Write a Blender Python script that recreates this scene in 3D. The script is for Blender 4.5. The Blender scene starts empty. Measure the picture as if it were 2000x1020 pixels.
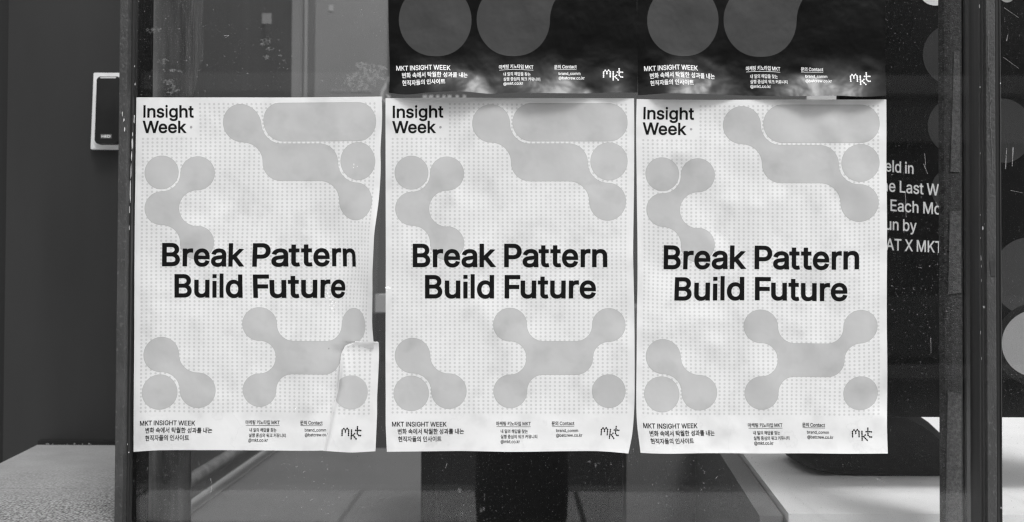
import bpy, bmesh, math, random
import numpy as np
from mathutils import Vector, Matrix, Euler
from mathutils.geometry import delaunay_2d_cdt

random.seed(7)
S = bpy.context.scene
COL = S.collection
R = math.radians

# ------------------------------------------------------------------ camera
CAM = Vector((0.0, -1.68, 1.2))
cam = bpy.data.cameras.new('camera')
cam.lens = 35; cam.sensor_width = 36; cam.clip_start = 0.02; cam.clip_end = 300
cam.dof.use_dof = True; cam.dof.focus_distance = 1.73; cam.dof.aperture_fstop = 5.6
camo = bpy.data.objects.new('camera', cam); COL.objects.link(camo)
camo.location = CAM
camo.rotation_euler = (R(91.0), R(-0.25), 0)
S.camera = camo
ROT = Euler(camo.rotation_euler).to_matrix()
FPX = 35 / 36 * 2000

# ------------------------------------------------------------------ sky and sun (overcast daylight, a monochrome photograph)
W = bpy.data.worlds.new('World'); S.world = W; W.use_nodes = True
wn = W.node_tree; wn.nodes.clear()
sky = wn.nodes.new('ShaderNodeTexSky'); sky.sky_type = 'NISHITA'; sky.sun_disc = False
sky.sun_elevation = R(58); sky.sun_rotation = R(155); sky.air_density = 1.5; sky.dust_density = 3.0
bw = wn.nodes.new('ShaderNodeRGBToBW')
bg = wn.nodes.new('ShaderNodeBackground'); bg.inputs['Strength'].default_value = 0.15
wo = wn.nodes.new('ShaderNodeOutputWorld')
wn.links.new(sky.outputs[0], bw.inputs[0]); wn.links.new(bw.outputs[0], bg.inputs[0]); wn.links.new(bg.outputs[0], wo.inputs[0])
sun = bpy.data.lights.new('sun', 'SUN'); sun.energy = 1.5; sun.angle = R(14); sun.color = (1, 1, 1)
suno = bpy.data.objects.new('sun', sun); COL.objects.link(suno)
sd = Vector((math.sin(R(25)) * math.cos(R(58)), -math.cos(R(25)) * math.cos(R(58)), math.sin(R(58))))  # towards the sun
suno.rotation_euler = sd.to_track_quat('Z', 'Y').to_euler()
suno.location = (0, -4, 8)
S.view_settings.view_transform = 'Standard'; S.view_settings.look = 'None'
S.view_settings.gamma = 1; S.view_settings.exposure = 0.50
S.view_settings.use_curve_mapping = False
S.cycles.transparent_max_bounces = 16
S.cycles.max_bounces = 10
S.cycles.filter_width = 1.3
S.cycles.use_denoising = True
S.cycles.denoising_input_passes = 'RGB_ALBEDO_NORMAL'; S.cycles.denoising_prefilter = 'NONE'

# ------------------------------------------------------------------ helpers
def at(px, py, Y):
    """photo pixel -> the point where its ray meets the upright plane at depth Y"""
    d = ROT @ Vector(((px - 1000) / FPX, -(py - 510) / FPX, -1))
    t = (Y - CAM.y) / d.y
    return CAM + d * t
def atz(px, py, z):
    d = ROT @ Vector(((px - 1000) / FPX, -(py - 510) / FPX, -1))
    t = (z - CAM.z) / d.z
    return CAM + d * t
def X(px, Y, py=510): return at(px, py, Y).x
def Z(py, Y, px=1000): return at(px, py, Y).z

MATS = {}
def nt(m): return m.node_tree.nodes, m.node_tree.links
def grey(v): return (v, v, v, 1)
def mat(name, v, rough=0.6, var=0.0, scale=20.0, bump=0.0, bscale=200.0, spec=0.5, metal=0.0, stretch=(1, 1, 1), speck=0.0, spscale=300.0, speckv=0.6):
    if name in MATS: return MATS[name]
    m = bpy.data.materials.new(name); m.use_nodes = True; MATS[name] = m
    N, L = nt(m); p = N['Principled BSDF']
    p.inputs['Base Color'].default_value = grey(v); p.inputs['Roughness'].default_value = rough
    p.inputs['Specular IOR Level'].default_value = spec; p.inputs['Metallic'].default_value = metal
    tc = N.new('ShaderNodeTexCoord'); mp = N.new('ShaderNodeMapping'); mp.inputs['Scale'].default_value = stretch
    geo = N.new('ShaderNodeNewGeometry')
    L.new(geo.outputs['Position'], mp.inputs['Vector'])
    col = None
    if var > 0:
        n = N.new('ShaderNodeTexNoise'); n.inputs['Scale'].default_value = scale; n.inputs['Detail'].default_value = 6
        L.new(mp.outputs[0], n.inputs['Vector'])
        r = N.new('ShaderNodeMapRange'); r.inputs['From Min'].default_value = 0.3; r.inputs['From Max'].default_value = 0.7
        r.inputs['To Min'].default_value = v * (1 - var); r.inputs['To Max'].default_value = v * (1 + var)
        L.new(n.outputs[0], r.inputs['Value']); col = r.outputs[0]
    if speck > 0:
        n2 = N.new('ShaderNodeTexNoise'); n2.inputs['Scale'].default_value = spscale; n2.inputs['Detail'].default_value = 2
        L.new(geo.outputs['Position'], n2.inputs['Vector'])
        r2 = N.new('ShaderNodeMapRange'); r2.inputs['From Min'].default_value = 0.60; r2.inputs['From Max'].default_value = 0.70
        r2.inputs['To Min'].default_value = 0; r2.inputs['To Max'].default_value = speck
        L.new(n2.outputs[0], r2.inputs['Value'])
        mx = N.new('ShaderNodeMix'); mx.data_type = 'FLOAT'
        L.new(r2.outputs[0], mx.inputs[0])
        if col: L.new(col, mx.inputs[2])
        else: mx.inputs[2].default_value = v
        mx.inputs[3].default_value = speckv
        col = mx.outputs[0]
    if col: L.new(col, p.inputs['Base Color'])
    if bump > 0:
        n3 = N.new('ShaderNodeTexNoise'); n3.inputs['Scale'].default_value = bscale; n3.inputs['Detail'].default_value = 4
        L.new(mp.outputs[0], n3.inputs['Vector'])
        b = N.new('ShaderNodeBump'); b.inputs['Strength'].default_value = bump; b.inputs['Distance'].default_value = 0.002
        L.new(n3.outputs[0], b.inputs['Height']); L.new(b.outputs[0], p.inputs['Normal'])
    return m

def thing(o, label, cat, group=None):
    o['label'] = label; o['category'] = cat
    if group: o['group'] = group
    return o
def structure(o): o['kind'] = 'structure'; return o
def empty(name, loc, label, cat, group=None):
    o = bpy.data.objects.new(name, None); o.location = loc; o.empty_display_size = 0.05
    COL.objects.link(o); thing(o, label, cat, group)
    return o
def link(name, me, m, parent=None, smooth=False):
    """me is in world coordinates; a child keeps its place under its (unrotated) parent"""
    if m is not None: me.materials.append(m)
    o = bpy.data.objects.new(name, me); COL.objects.link(o)
    if smooth:
        me.polygons.foreach_set('use_smooth', [True] * len(me.polygons))
    if parent is not None:
        o.parent = parent
        o.matrix_parent_inverse = Matrix.Translation(-world_loc(parent))
    return o
def world_loc(o):
    # every non-empty is linked at the origin with its geometry in world space
    return o.location.copy() if o.type == 'EMPTY' else Vector((0, 0, 0))
class MB:
    def __init__(s): s.b = bmesh.new()
    def box(s, x0, x1, y0, y1, z0, z1, bev=0.0, seg=2):
        t = bmesh.new()
        bmesh.ops.create_cube(t, size=1)
        bmesh.ops.scale(t, verts=t.verts, vec=(abs(x1 - x0), abs(y1 - y0), abs(z1 - z0)))
        bmesh.ops.translate(t, verts=t.verts, vec=((x0 + x1) / 2, (y0 + y1) / 2, (z0 + z1) / 2))
        if bev > 0: bmesh.ops.bevel(t, geom=t.edges[:], offset=bev, segments=seg, profile=0.7, affect='EDGES')
        s.merge(t); return s
    def merge(s, t):
        me = bpy.data.meshes.new('tmp'); t.to_mesh(me); t.free(); s.b.from_mesh(me); bpy.data.meshes.remove(me)
    def prism(s, pts, axis, a, b, bev=0.0):
        """pts 2-D outline extruded along axis from a to b. axis 'y': pts are (x,z); 'z': (x,y); 'x': (y,z)"""
        def P(p, t):
            return {'y': (p[0], t, p[1]), 'z': (p[0], p[1], t), 'x': (t, p[0], p[1])}[axis]
        t = bmesh.new()
        lo = [t.verts.new(P(p, a)) for p in pts]; hi = [t.verts.new(P(p, b)) for p in pts]
        n = len(pts)
        t.faces.new(lo); t.faces.new(hi[::-1])
        for i in range(n): t.faces.new((lo[i], hi[i], hi[(i + 1) % n], lo[(i + 1) % n]))
        bmesh.ops.recalc_face_normals(t, faces=t.faces)
        if bev > 0: bmesh.ops.bevel(t, geom=t.edges[:], offset=bev, segments=2, profile=0.7, affect='EDGES')
        s.merge(t); return s
    def tube(s, p, q, r, n=20, r2=None):
        p = Vector(p); q = Vector(q); d = q - p
        t = bmesh.new()
        bmesh.ops.create_cone(t, cap_ends=True, segments=n, radius1=r, radius2=r if r2 is None else r2, depth=d.length)
        M = Matrix.Translation((p + q) / 2) @ d.to_track_quat('Z', 'Y').to_matrix().to_4x4()
        bmesh.ops.transform(t, matrix=M, verts=t.verts)
        s.merge(t); return s
    def out(s, name, m, parent=None, smooth=False):
        me = bpy.data.meshes.new(name); s.b.to_mesh(me); s.b.free()
        o = link(name, me, m, parent)
        if smooth:
            me.polygons.foreach_set('use_smooth', [True] * len(me.polygons))
            try: me.set_sharp_from_angle(angle=R(35))
            except Exception: pass
        return o
def rrect(x0, x1, z0, z1, r, n=6):
    pts = []
    for cx, cz, a0 in ((x1 - r, z1 - r, 0), (x0 + r, z1 - r, 90), (x0 + r, z0 + r, 180), (x1 - r, z0 + r, 270)):
        for i in range(n + 1):
            a = R(a0 + 90 * i / n); pts.append((cx + r * math.cos(a), cz + r * math.sin(a)))
    return pts

# ------------------------------------------------------------------ lettering outlines
GLYPHS = {
46: (269, ((136,-6,119,-4,104,2,90,13,79,26,73,42,71,59,73,76,79,91,90,105,104,116,119,122,136,124,154,122,169,116,183,105,193,91,200,76,202,59,200,42,193,26,183,13,169,2,154,-4),)),
64: (967, ((508,-193,466,-192,426,-188,387,-182,351,-174,317,-163,284,-150,254,-134,225,-117,199,-97,175,-75,153,-51,133,-25,116,3,100,34,87,66,77,101,68,137,62,175,59,215,58,256,59,297,62,336,69,373,77,409,88,443,101,475,116,505,134,533,154,559,176,583,199,606,225,626,253,643,283,659,314,672,348,683,383,692,420,698,459,702,499,703,538,702,575,698,611,691,644,682,675,671,705,657,733,641,758,624,782,604,804,583,824,560,841,536,857,510,871,484,882,456,892,427,899,398,904,368,908,338,909,308,908,287,908,266,906,245,905,224,902,203,900,182,896,163,891,144,885,126,879,108,865,82,848,59,828,41,813,31,797,24,779,19,760,16,739,15,720,16,700,19,681,24,662,30,645,40,630,51,618,64,609,80,604,98,601,98,590,78,575,59,555,42,541,34,525,27,508,22,488,19,467,18,442,19,418,23,397,30,377,39,358,51,342,64,327,80,313,98,302,117,292,138,284,160,278,184,273,208,270,234,269,261,271,287,274,311,279,335,286,357,296,379,307,399,320,417,334,433,350,448,368,461,386,471,406,480,427,486,449,489,472,491,501,489,528,483,550,473,569,462,584,449,595,437,600,437,600,479,677,479,677,158,679,139,684,122,693,106,706,94,721,87,741,84,763,87,781,95,796,108,808,127,817,152,823,182,826,202,828,226,830,251,831,278,831,308,830,333,828,358,823,382,818,406,810,430,801,453,790,475,778,495,764,515,748,534,730,551,711,567,690,582,667,595,643,606,617,615,590,623,560,628,529,631,497,632,464,631,432,628,402,623,374,616,346,607,321,595,297,582,274,567,253,551,234,532,217,511,201,489,187,465,174,440,164,413,155,384,148,354,143,322,141,289,140,254,141,219,143,186,148,154,155,123,164,94,174,67,187,42,201,18,217,-4,235,-24,255,-42,277,-58,300,-73,325,-86,352,-97,380,-106,410,-113,442,-118,476,-121,511,-122,538,-121,563,-119,589,-115,613,-110,635,-104,655,-98,700,-84,721,-153,705,-159,686,-165,664,-171,640,-177,614,-182,588,-187,561,-191,534,-193),(471,93,500,95,526,101,547,112,564,127,578,146,589,169,594,185,598,203,601,222,602,242,603,264,602,286,601,307,598,325,594,341,588,356,577,376,562,392,545,403,524,411,500,415,473,417,448,415,425,408,404,396,387,381,372,363,361,341,352,317,347,292,346,264,347,235,351,206,358,179,368,155,382,134,399,116,419,103,443,95),)),
65: (686, ((23,0,288,727,395,727,662,0,565,0,411,433,378,532,332,684,351,684,304,530,272,433,122,0),(157,203,157,284,529,284,529,203),)),
66: (652, ((86,0,86,727,345,727,374,726,401,723,426,718,449,711,470,702,489,691,506,678,521,664,534,649,545,632,553,614,560,595,565,576,568,556,569,535,567,505,562,480,553,458,541,439,526,422,509,409,491,398,471,388,450,381,450,375,473,371,496,363,519,351,541,335,559,315,575,290,583,274,590,256,594,237,597,217,598,195,597,173,594,152,588,133,581,114,572,95,561,79,547,63,531,49,513,37,493,26,470,16,444,9,416,4,386,1,352,0),(178,82,350,82,382,83,410,87,435,93,455,102,472,114,485,128,495,143,502,159,507,176,508,195,506,219,500,242,490,263,476,282,458,298,437,312,413,322,385,328,355,330,178,330),(178,408,340,408,366,410,390,415,412,424,432,435,448,450,462,467,472,486,478,508,480,532,479,551,475,568,468,585,459,599,447,613,432,625,414,634,394,641,370,645,343,646,178,646),)),
67: (729, ((382,-10,345,-8,310,-2,277,7,245,19,215,36,187,55,161,78,138,104,118,133,100,165,84,200,73,237,64,276,59,319,58,363,59,408,64,450,73,490,84,527,100,562,118,594,138,623,161,649,187,672,215,692,245,708,277,721,310,730,345,735,382,737,404,737,425,735,446,731,467,727,487,721,506,714,524,706,542,696,559,686,575,674,590,661,604,647,617,632,629,615,640,598,650,580,659,561,666,541,672,520,676,498,584,498,577,522,568,544,557,564,543,582,528,598,511,612,492,625,472,634,451,642,429,647,406,651,382,652,356,650,331,646,307,640,284,630,262,618,242,603,224,586,207,567,192,545,179,520,168,493,159,464,153,433,149,399,148,363,149,327,153,294,159,263,168,234,179,207,192,182,207,160,224,141,243,124,263,109,285,97,307,88,331,81,356,77,382,76,406,77,429,80,451,86,472,93,492,103,511,115,528,129,543,145,557,164,568,184,577,206,584,229,676,229,672,208,666,187,659,167,651,148,641,130,630,112,618,96,605,81,591,67,575,54,559,42,542,32,525,22,506,14,487,7,467,1,447,-4,426,-7,404,-9),)),
68: (718, ((313,0,137,0,137,82,307,82,341,83,373,87,403,94,430,103,455,115,477,130,497,147,514,167,529,189,542,213,552,240,560,268,566,298,570,331,571,365,570,399,566,431,560,461,552,489,542,516,530,540,515,561,498,581,479,598,457,612,433,624,407,634,379,641,349,645,316,646,133,646,133,727,322,727,364,726,402,720,439,712,473,700,504,684,533,665,559,643,582,618,602,590,620,559,634,525,646,489,654,450,658,409,660,365,658,321,654,279,645,240,634,204,620,170,602,138,581,110,558,85,531,63,501,44,469,28,434,16,396,7,356,2),(178,727,178,0,86,0,86,727),)),
69: (599, ((86,0,86,727,533,727,533,646,178,646,178,409,508,409,508,327,178,327,178,82,537,82,537,0),)),
70: (586, ((86,0,86,727,528,727,528,646,178,646,178,398,495,398,495,316,178,316,178,0),)),
71: (744, ((384,-10,346,-8,310,-2,276,7,244,19,214,36,185,56,160,78,137,104,117,133,99,165,84,200,72,237,64,277,59,319,58,363,59,408,64,450,72,490,84,527,99,562,117,594,137,623,160,649,185,672,213,692,243,708,274,721,308,730,342,735,379,737,402,737,424,734,445,731,466,726,487,720,506,713,525,704,543,694,560,683,577,671,592,658,606,644,619,628,631,612,642,595,652,578,661,559,668,540,674,519,678,498,583,498,575,521,565,543,554,562,540,580,526,596,509,611,491,623,472,633,451,641,428,647,405,651,379,652,354,650,329,646,306,640,283,630,262,618,242,604,223,587,207,567,192,545,179,520,168,494,159,464,153,433,149,399,148,363,149,327,153,294,159,263,168,234,179,207,192,183,207,161,224,141,243,124,263,109,285,97,308,88,333,81,358,77,384,76,408,77,431,80,453,85,473,92,493,102,511,113,527,126,542,141,555,158,567,176,576,196,584,218,589,240,592,264,593,290,621,285,404,285,404,366,684,366,684,286,682,251,677,218,670,187,659,157,645,130,628,104,609,82,588,61,564,43,539,27,511,14,481,3,451,-4,418,-8),)),
72: (739, ((86,0,86,727,178,727,178,413,561,413,561,727,653,727,653,0,561,0,561,332,178,332,178,0),)),
73: (430, ((44,0,44,82,169,82,169,646,44,646,44,727,385,727,385,646,261,646,261,82,385,82,385,0),)),
75: (667, ((149,208,149,309,199,373,249,434,303,492,520,727,641,727,331,394,326,395),(86,0,86,727,178,727,178,478,177,322,178,276,178,0),(532,0,269,371,326,442,642,0),)),
76: (562, ((86,0,86,727,178,727,178,82,517,82,517,0),)),
77: (898, ((86,0,86,727,217,727,396,268,411,227,428,175,445,120,460,70,439,70,455,118,472,173,489,226,504,268,681,727,812,727,812,0,721,0,721,416,721,467,722,527,724,591,725,654,733,654,712,585,689,519,668,460,652,416,489,0,409,0,244,416,228,459,207,516,185,583,160,654,170,654,172,595,173,531,174,470,174,416,174,0),)),
78: (748, ((86,0,86,727,195,727,491,261,519,216,554,153,592,79,579,77,573,155,571,225,570,279,570,727,663,727,663,0,553,0,289,415,254,473,212,545,154,646,170,649,175,549,178,469,179,416,179,0),)),
80: (636, ((86,0,86,727,336,727,369,726,399,723,427,716,452,708,475,697,496,684,515,669,531,653,545,634,557,614,567,593,575,571,580,547,583,523,584,497,583,472,580,447,575,424,567,401,557,380,545,359,531,341,515,324,496,310,475,296,452,285,427,277,399,271,369,267,336,266,156,266,156,347,332,347,354,347,375,350,393,354,410,359,425,366,446,381,463,399,476,420,485,444,491,469,493,497,491,525,485,551,476,574,463,595,446,613,425,627,409,634,393,639,374,643,354,646,332,646,178,646,178,0),)),
82: (642, ((86,0,86,727,337,727,370,726,400,723,428,717,453,709,476,699,497,686,516,672,532,656,546,639,558,619,568,599,576,577,581,553,584,529,585,503,584,478,581,454,576,430,568,409,558,388,546,369,532,352,516,336,497,323,476,311,453,300,427,293,400,287,370,284,337,283,138,283,138,365,334,365,356,365,376,367,394,371,411,375,426,382,447,394,464,410,477,430,486,452,492,476,494,503,492,531,486,556,477,579,464,599,447,615,425,629,410,635,394,640,375,644,355,646,333,646,178,646,178,0),(505,0,329,328,433,328,612,0),)),
83: (639, ((320,-13,289,-12,260,-9,232,-3,207,4,182,13,160,24,140,37,122,52,105,68,91,86,79,105,70,126,62,148,57,171,55,195,149,195,154,169,163,146,176,125,194,108,214,95,238,84,264,76,291,72,320,70,339,71,358,73,376,76,393,80,409,86,433,98,454,113,471,131,484,152,492,175,494,199,492,221,486,240,475,256,460,270,443,282,423,292,401,302,376,310,350,318,263,342,228,353,197,366,169,380,145,396,123,414,106,433,92,455,82,479,76,505,74,533,76,557,79,579,86,601,95,621,107,640,121,658,137,674,155,688,175,701,197,712,220,721,244,728,270,733,297,736,325,737,353,736,380,733,405,728,429,721,452,712,473,701,493,688,510,674,526,659,539,642,551,623,560,604,567,584,571,563,573,540,482,540,478,561,472,580,461,597,448,612,432,625,413,636,393,645,371,651,347,654,322,656,292,654,264,649,239,640,217,629,199,615,184,598,173,579,167,559,165,537,167,514,175,494,187,477,203,463,222,451,242,441,263,432,284,425,304,419,378,399,400,393,422,386,446,377,469,366,491,354,513,340,533,323,550,304,564,282,571,268,577,252,581,236,583,218,584,198,583,175,579,152,573,131,564,110,553,91,539,72,523,56,505,41,485,27,462,15,438,5,411,-3,383,-8,352,-12),)),
84: (642, ((45,646,45,727,596,727,596,646,367,646,367,0,275,0,275,646),)),
87: (981, ((222,0,23,727,118,727,233,280,251,208,267,134,282,57,270,57,286,134,302,208,320,280,438,727,543,727,660,280,678,208,695,134,711,57,698,57,713,134,730,208,747,280,863,727,957,727,758,0,651,0,526,462,502,560,480,679,500,679,479,564,475,544,470,523,465,503,460,482,455,462,330,0),)),
88: (678, ((26,0,311,407,311,338,42,727,149,727,254,573,292,517,320,470,348,417,332,417,360,470,389,516,427,573,534,727,638,727,370,342,370,410,652,0,546,0,418,185,384,236,357,280,330,331,350,331,322,281,295,237,260,185,131,0),)),
95: (456, ((456,0,456,-81,0,-81,0,0),)),
97: (557, ((228,-12,208,-11,189,-9,170,-5,152,0,135,7,119,16,104,25,91,37,79,49,68,64,59,79,52,96,47,114,44,134,43,154,45,184,52,209,62,230,75,248,92,264,111,276,132,286,155,295,179,301,204,306,230,311,255,314,334,324,353,327,368,331,379,336,387,343,392,352,394,364,394,367,393,388,388,408,381,424,371,439,359,451,343,460,325,467,303,472,280,473,255,472,233,468,213,461,196,452,181,442,168,430,158,418,149,405,143,392,59,416,67,435,76,453,87,468,99,482,112,495,126,506,141,515,157,524,173,531,190,537,207,541,225,545,242,548,260,549,277,550,297,549,319,546,342,542,365,536,387,527,409,515,429,500,446,481,461,458,468,442,474,424,478,404,481,383,481,359,481,0,395,0,395,74,390,74,382,61,372,48,360,35,346,23,328,11,308,1,285,-6,258,-11),(244,65,274,67,302,73,326,84,346,98,363,114,377,133,386,154,392,175,394,197,394,271,389,267,381,264,371,260,331,251,286,245,251,240,231,237,211,233,192,227,175,219,160,210,148,199,139,186,133,169,131,150,133,132,138,117,146,103,157,92,170,82,186,75,203,69,223,66),)),
98: (607, ((328,-12,297,-10,270,-4,247,5,227,17,210,30,197,45,169,84,160,84,160,0,75,0,75,727,163,727,163,456,169,456,197,494,210,508,226,521,245,533,268,542,296,548,328,550,354,548,379,544,403,537,426,528,447,516,467,501,485,484,502,464,516,442,529,418,539,392,547,364,553,335,557,303,558,270,557,237,553,205,548,175,539,147,529,121,516,97,502,75,486,55,468,38,448,23,427,10,404,1,380,-6,355,-10),(315,67,334,68,353,71,370,77,385,84,400,94,413,105,424,118,435,133,444,149,452,167,458,186,463,206,466,226,468,248,469,271,468,293,466,315,463,335,458,355,452,373,444,391,435,407,425,421,413,434,400,445,386,455,370,462,353,467,335,471,315,472,295,471,277,468,260,462,245,455,230,446,217,435,206,423,195,409,186,393,179,376,172,357,167,338,164,317,162,294,161,271,162,247,164,225,168,204,173,183,179,165,187,147,196,131,206,117,218,104,231,93,246,83,261,76,278,71,296,68),)),
99: (566, ((296,-12,268,-10,240,-6,214,1,190,11,167,23,146,39,126,56,109,76,94,97,80,122,69,148,60,175,54,205,50,235,49,268,50,301,54,333,60,362,69,390,80,416,94,440,109,462,126,482,146,499,167,515,190,527,214,537,240,544,268,548,296,550,323,549,348,545,372,539,395,531,416,521,436,509,455,495,471,479,486,460,499,440,509,419,517,396,433,374,428,388,423,401,415,414,407,425,397,435,386,444,374,452,361,459,346,465,331,468,314,471,296,472,276,470,256,467,239,462,222,454,207,444,194,432,182,418,172,403,163,387,155,369,149,351,144,331,140,311,138,290,138,268,138,247,140,226,144,206,149,187,155,168,163,150,172,134,182,119,194,106,207,94,222,84,239,76,256,71,276,68,296,66,314,67,331,70,347,74,361,79,375,86,387,94,398,104,408,115,417,127,424,140,430,153,435,167,519,146,511,123,501,101,488,80,473,62,457,45,438,31,418,18,396,7,373,-1,348,-7,323,-11),)),
100: (607, ((279,-12,253,-10,228,-6,204,1,181,10,159,23,140,38,121,55,105,75,91,97,78,121,68,147,59,175,54,205,50,237,49,270,50,303,54,335,59,364,68,392,78,418,91,442,106,464,122,484,140,501,160,516,181,528,204,537,228,544,253,548,280,550,311,548,339,542,362,533,381,521,397,508,411,494,422,480,431,468,438,456,444,456,444,727,532,727,532,0,447,0,447,84,438,84,431,72,422,59,410,45,397,30,380,17,361,5,338,-4,311,-10),(292,67,312,68,330,71,346,76,362,83,376,93,389,104,401,117,411,131,420,147,428,165,434,183,439,204,443,225,445,247,446,271,445,294,443,317,440,338,435,357,428,376,421,393,412,409,401,423,390,435,377,446,362,455,347,462,330,468,312,471,292,472,273,471,254,467,237,462,221,455,207,445,194,434,182,421,172,407,163,391,155,373,149,355,144,335,140,315,138,293,138,271,138,248,140,226,144,206,149,186,155,167,163,149,172,133,182,118,194,105,207,94,222,84,238,77,255,71,273,68),)),
101: (578, ((303,-12,272,-10,243,-6,216,1,191,11,167,23,146,39,126,56,108,76,93,97,80,121,69,147,60,175,54,204,50,235,49,267,50,300,54,331,60,360,68,388,79,414,92,439,107,461,124,481,143,498,165,514,187,527,212,537,237,544,265,548,293,550,311,549,329,547,346,544,363,540,380,535,397,528,413,520,428,511,442,500,456,487,470,474,482,458,492,441,502,423,511,403,518,381,523,358,527,333,530,306,531,277,531,242,107,242,107,316,483,316,443,289,442,310,440,330,437,349,432,367,426,384,413,410,396,431,375,449,352,462,324,470,293,472,274,471,256,468,239,463,224,457,209,448,188,431,170,410,156,385,145,359,139,331,137,302,137,254,138,231,141,209,145,188,150,169,158,152,167,136,177,121,189,109,202,97,216,88,231,80,248,74,266,69,284,67,304,66,325,67,344,70,363,75,380,83,395,92,408,104,420,118,429,133,437,151,522,130,512,103,497,78,479,56,466,44,453,33,437,23,421,14,404,6,386,0,366,-5,346,-9,325,-11),)),
102: (363, ((326,542,326,468,9,468,9,542),(115,0,115,617,118,646,125,672,137,695,153,714,171,730,193,742,217,751,242,756,268,758,287,757,303,756,318,753,347,745,325,670,307,675,278,678,254,675,235,669,221,658,211,642,205,622,203,599,203,0),)),
103: (608, ((296,-215,272,-215,250,-213,229,-210,210,-205,191,-200,163,-188,139,-174,118,-157,100,-139,84,-120,72,-99,145,-58,153,-70,163,-82,174,-94,187,-106,202,-117,221,-126,242,-133,267,-138,296,-139,321,-138,345,-134,366,-128,386,-119,404,-107,419,-93,430,-76,439,-56,444,-34,445,-8,445,98,438,98,430,86,421,73,410,59,396,46,380,33,361,22,338,14,310,9,279,7,253,8,229,12,205,18,183,27,161,38,141,52,123,68,106,86,92,106,79,129,68,154,60,181,54,210,50,240,49,273,50,306,54,337,60,366,68,394,79,419,91,443,106,465,122,484,141,501,161,516,182,528,205,537,229,544,254,548,280,550,312,548,339,542,363,533,382,521,399,509,412,495,423,481,432,468,440,456,448,456,448,542,533,542,533,-13,531,-40,528,-65,521,-88,512,-109,501,-128,487,-145,472,-161,455,-174,436,-185,415,-194,394,-202,371,-208,347,-212,322,-214),(293,84,312,85,330,88,347,93,363,99,377,107,398,125,415,147,429,173,435,191,440,210,444,230,446,252,447,275,446,298,444,320,440,340,435,359,429,377,421,394,412,410,402,423,390,436,377,446,363,456,347,463,331,468,312,471,293,472,273,471,255,467,238,462,222,455,207,446,194,434,182,422,172,408,163,392,155,375,149,357,144,338,140,318,138,297,138,275,138,253,141,232,144,212,149,193,155,175,169,149,187,126,208,108,222,100,238,93,255,88,273,85),)),
104: (586, ((163,324,163,0,75,0,75,727,163,727,163,411,146,411,157,439,170,464,184,485,200,503,218,518,237,529,257,538,278,545,301,548,325,550,347,549,367,546,387,542,405,535,422,527,438,517,453,505,466,492,477,476,487,459,496,439,502,418,507,395,510,370,511,344,511,0,423,0,423,336,422,361,418,383,411,402,402,420,390,435,376,448,360,458,342,465,322,469,300,471,275,469,252,463,230,454,211,441,194,424,181,404,171,381,165,354),)),
105: (238, ((75,0,75,542,163,542,163,0),(120,633,104,635,90,641,77,650,67,662,61,676,59,691,61,706,67,720,77,732,90,741,104,747,120,749,136,747,150,741,163,732,173,720,179,706,181,691,179,676,173,662,163,650,150,641,136,635),)),
107: (544, ((157,195,157,303,172,303,407,542,515,542,263,285,253,285),(75,0,75,727,163,727,163,0),(420,0,211,266,273,327,532,0),)),
108: (270, ((199,-3,175,-2,154,2,135,8,119,17,106,29,95,43,86,59,80,77,76,98,75,121,75,727,163,727,163,141,164,119,167,101,172,89,180,81,192,76,209,74,229,75,243,78,258,4,231,-1),)),
109: (872, ((75,0,75,542,160,542,161,422,154,422,163,450,175,474,189,495,207,512,225,527,246,538,268,546,290,551,313,552,337,551,358,546,377,539,395,529,411,516,425,500,436,483,446,464,454,444,459,421,447,421,455,447,467,470,482,491,500,509,521,524,544,536,570,545,596,550,624,552,643,551,661,549,678,545,695,539,711,532,726,523,740,512,752,500,763,485,773,470,781,452,788,433,793,412,795,389,796,365,796,0,709,0,709,363,708,385,704,405,697,422,688,436,676,447,652,461,627,470,599,473,575,471,554,466,535,457,519,446,505,432,494,415,486,396,481,376,479,353,479,0,392,0,392,372,389,400,379,424,362,445,340,460,314,470,285,473,264,471,244,466,225,458,208,446,193,431,180,414,170,392,165,368,163,340,163,0),)),
110: (586, ((163,324,163,0,75,0,75,542,160,542,160,411,146,411,157,439,170,464,184,485,200,503,218,518,237,529,257,538,278,545,301,548,325,550,347,549,367,546,386,542,405,535,422,527,438,517,452,505,465,492,477,476,487,459,496,439,502,418,507,395,510,370,511,344,511,0,423,0,423,336,422,361,418,383,411,402,402,420,390,435,376,448,360,458,342,465,322,469,300,471,275,469,252,463,230,454,211,441,194,424,181,404,171,381,165,354),)),
111: (594, ((296,-12,268,-10,240,-6,214,1,190,11,167,23,146,39,126,56,109,76,94,97,80,122,69,148,60,175,54,205,50,235,49,268,50,301,54,333,60,362,69,390,80,416,94,440,109,462,126,482,146,499,167,515,190,527,214,537,240,544,268,548,296,550,325,548,353,544,379,537,404,527,427,515,448,499,468,482,485,462,500,440,514,416,525,390,534,362,540,333,544,301,545,268,544,235,540,205,534,175,525,148,514,122,500,97,485,76,468,56,448,39,427,23,404,11,379,1,353,-6,325,-10),(296,66,317,68,337,71,355,76,371,84,386,94,400,106,412,119,422,134,431,150,439,168,445,187,450,206,454,226,456,247,456,268,456,290,454,310,450,331,445,350,439,369,431,387,422,403,412,418,400,432,386,444,371,454,355,462,337,467,317,470,296,472,276,470,256,467,239,462,222,454,207,444,194,432,182,418,172,403,163,387,155,369,149,351,144,331,140,311,138,290,138,268,138,247,140,226,144,206,149,187,155,168,163,150,172,134,182,119,194,106,207,94,222,84,239,76,256,71,276,68),)),
114: (371, ((75,0,75,542,160,542,160,459,165,459,178,485,195,507,218,525,234,534,250,541,267,546,286,549,305,550,328,550,348,549,348,461,329,464,296,466,271,464,249,459,228,450,209,438,193,423,180,405,170,385,165,363,163,339,163,0),)),
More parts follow.
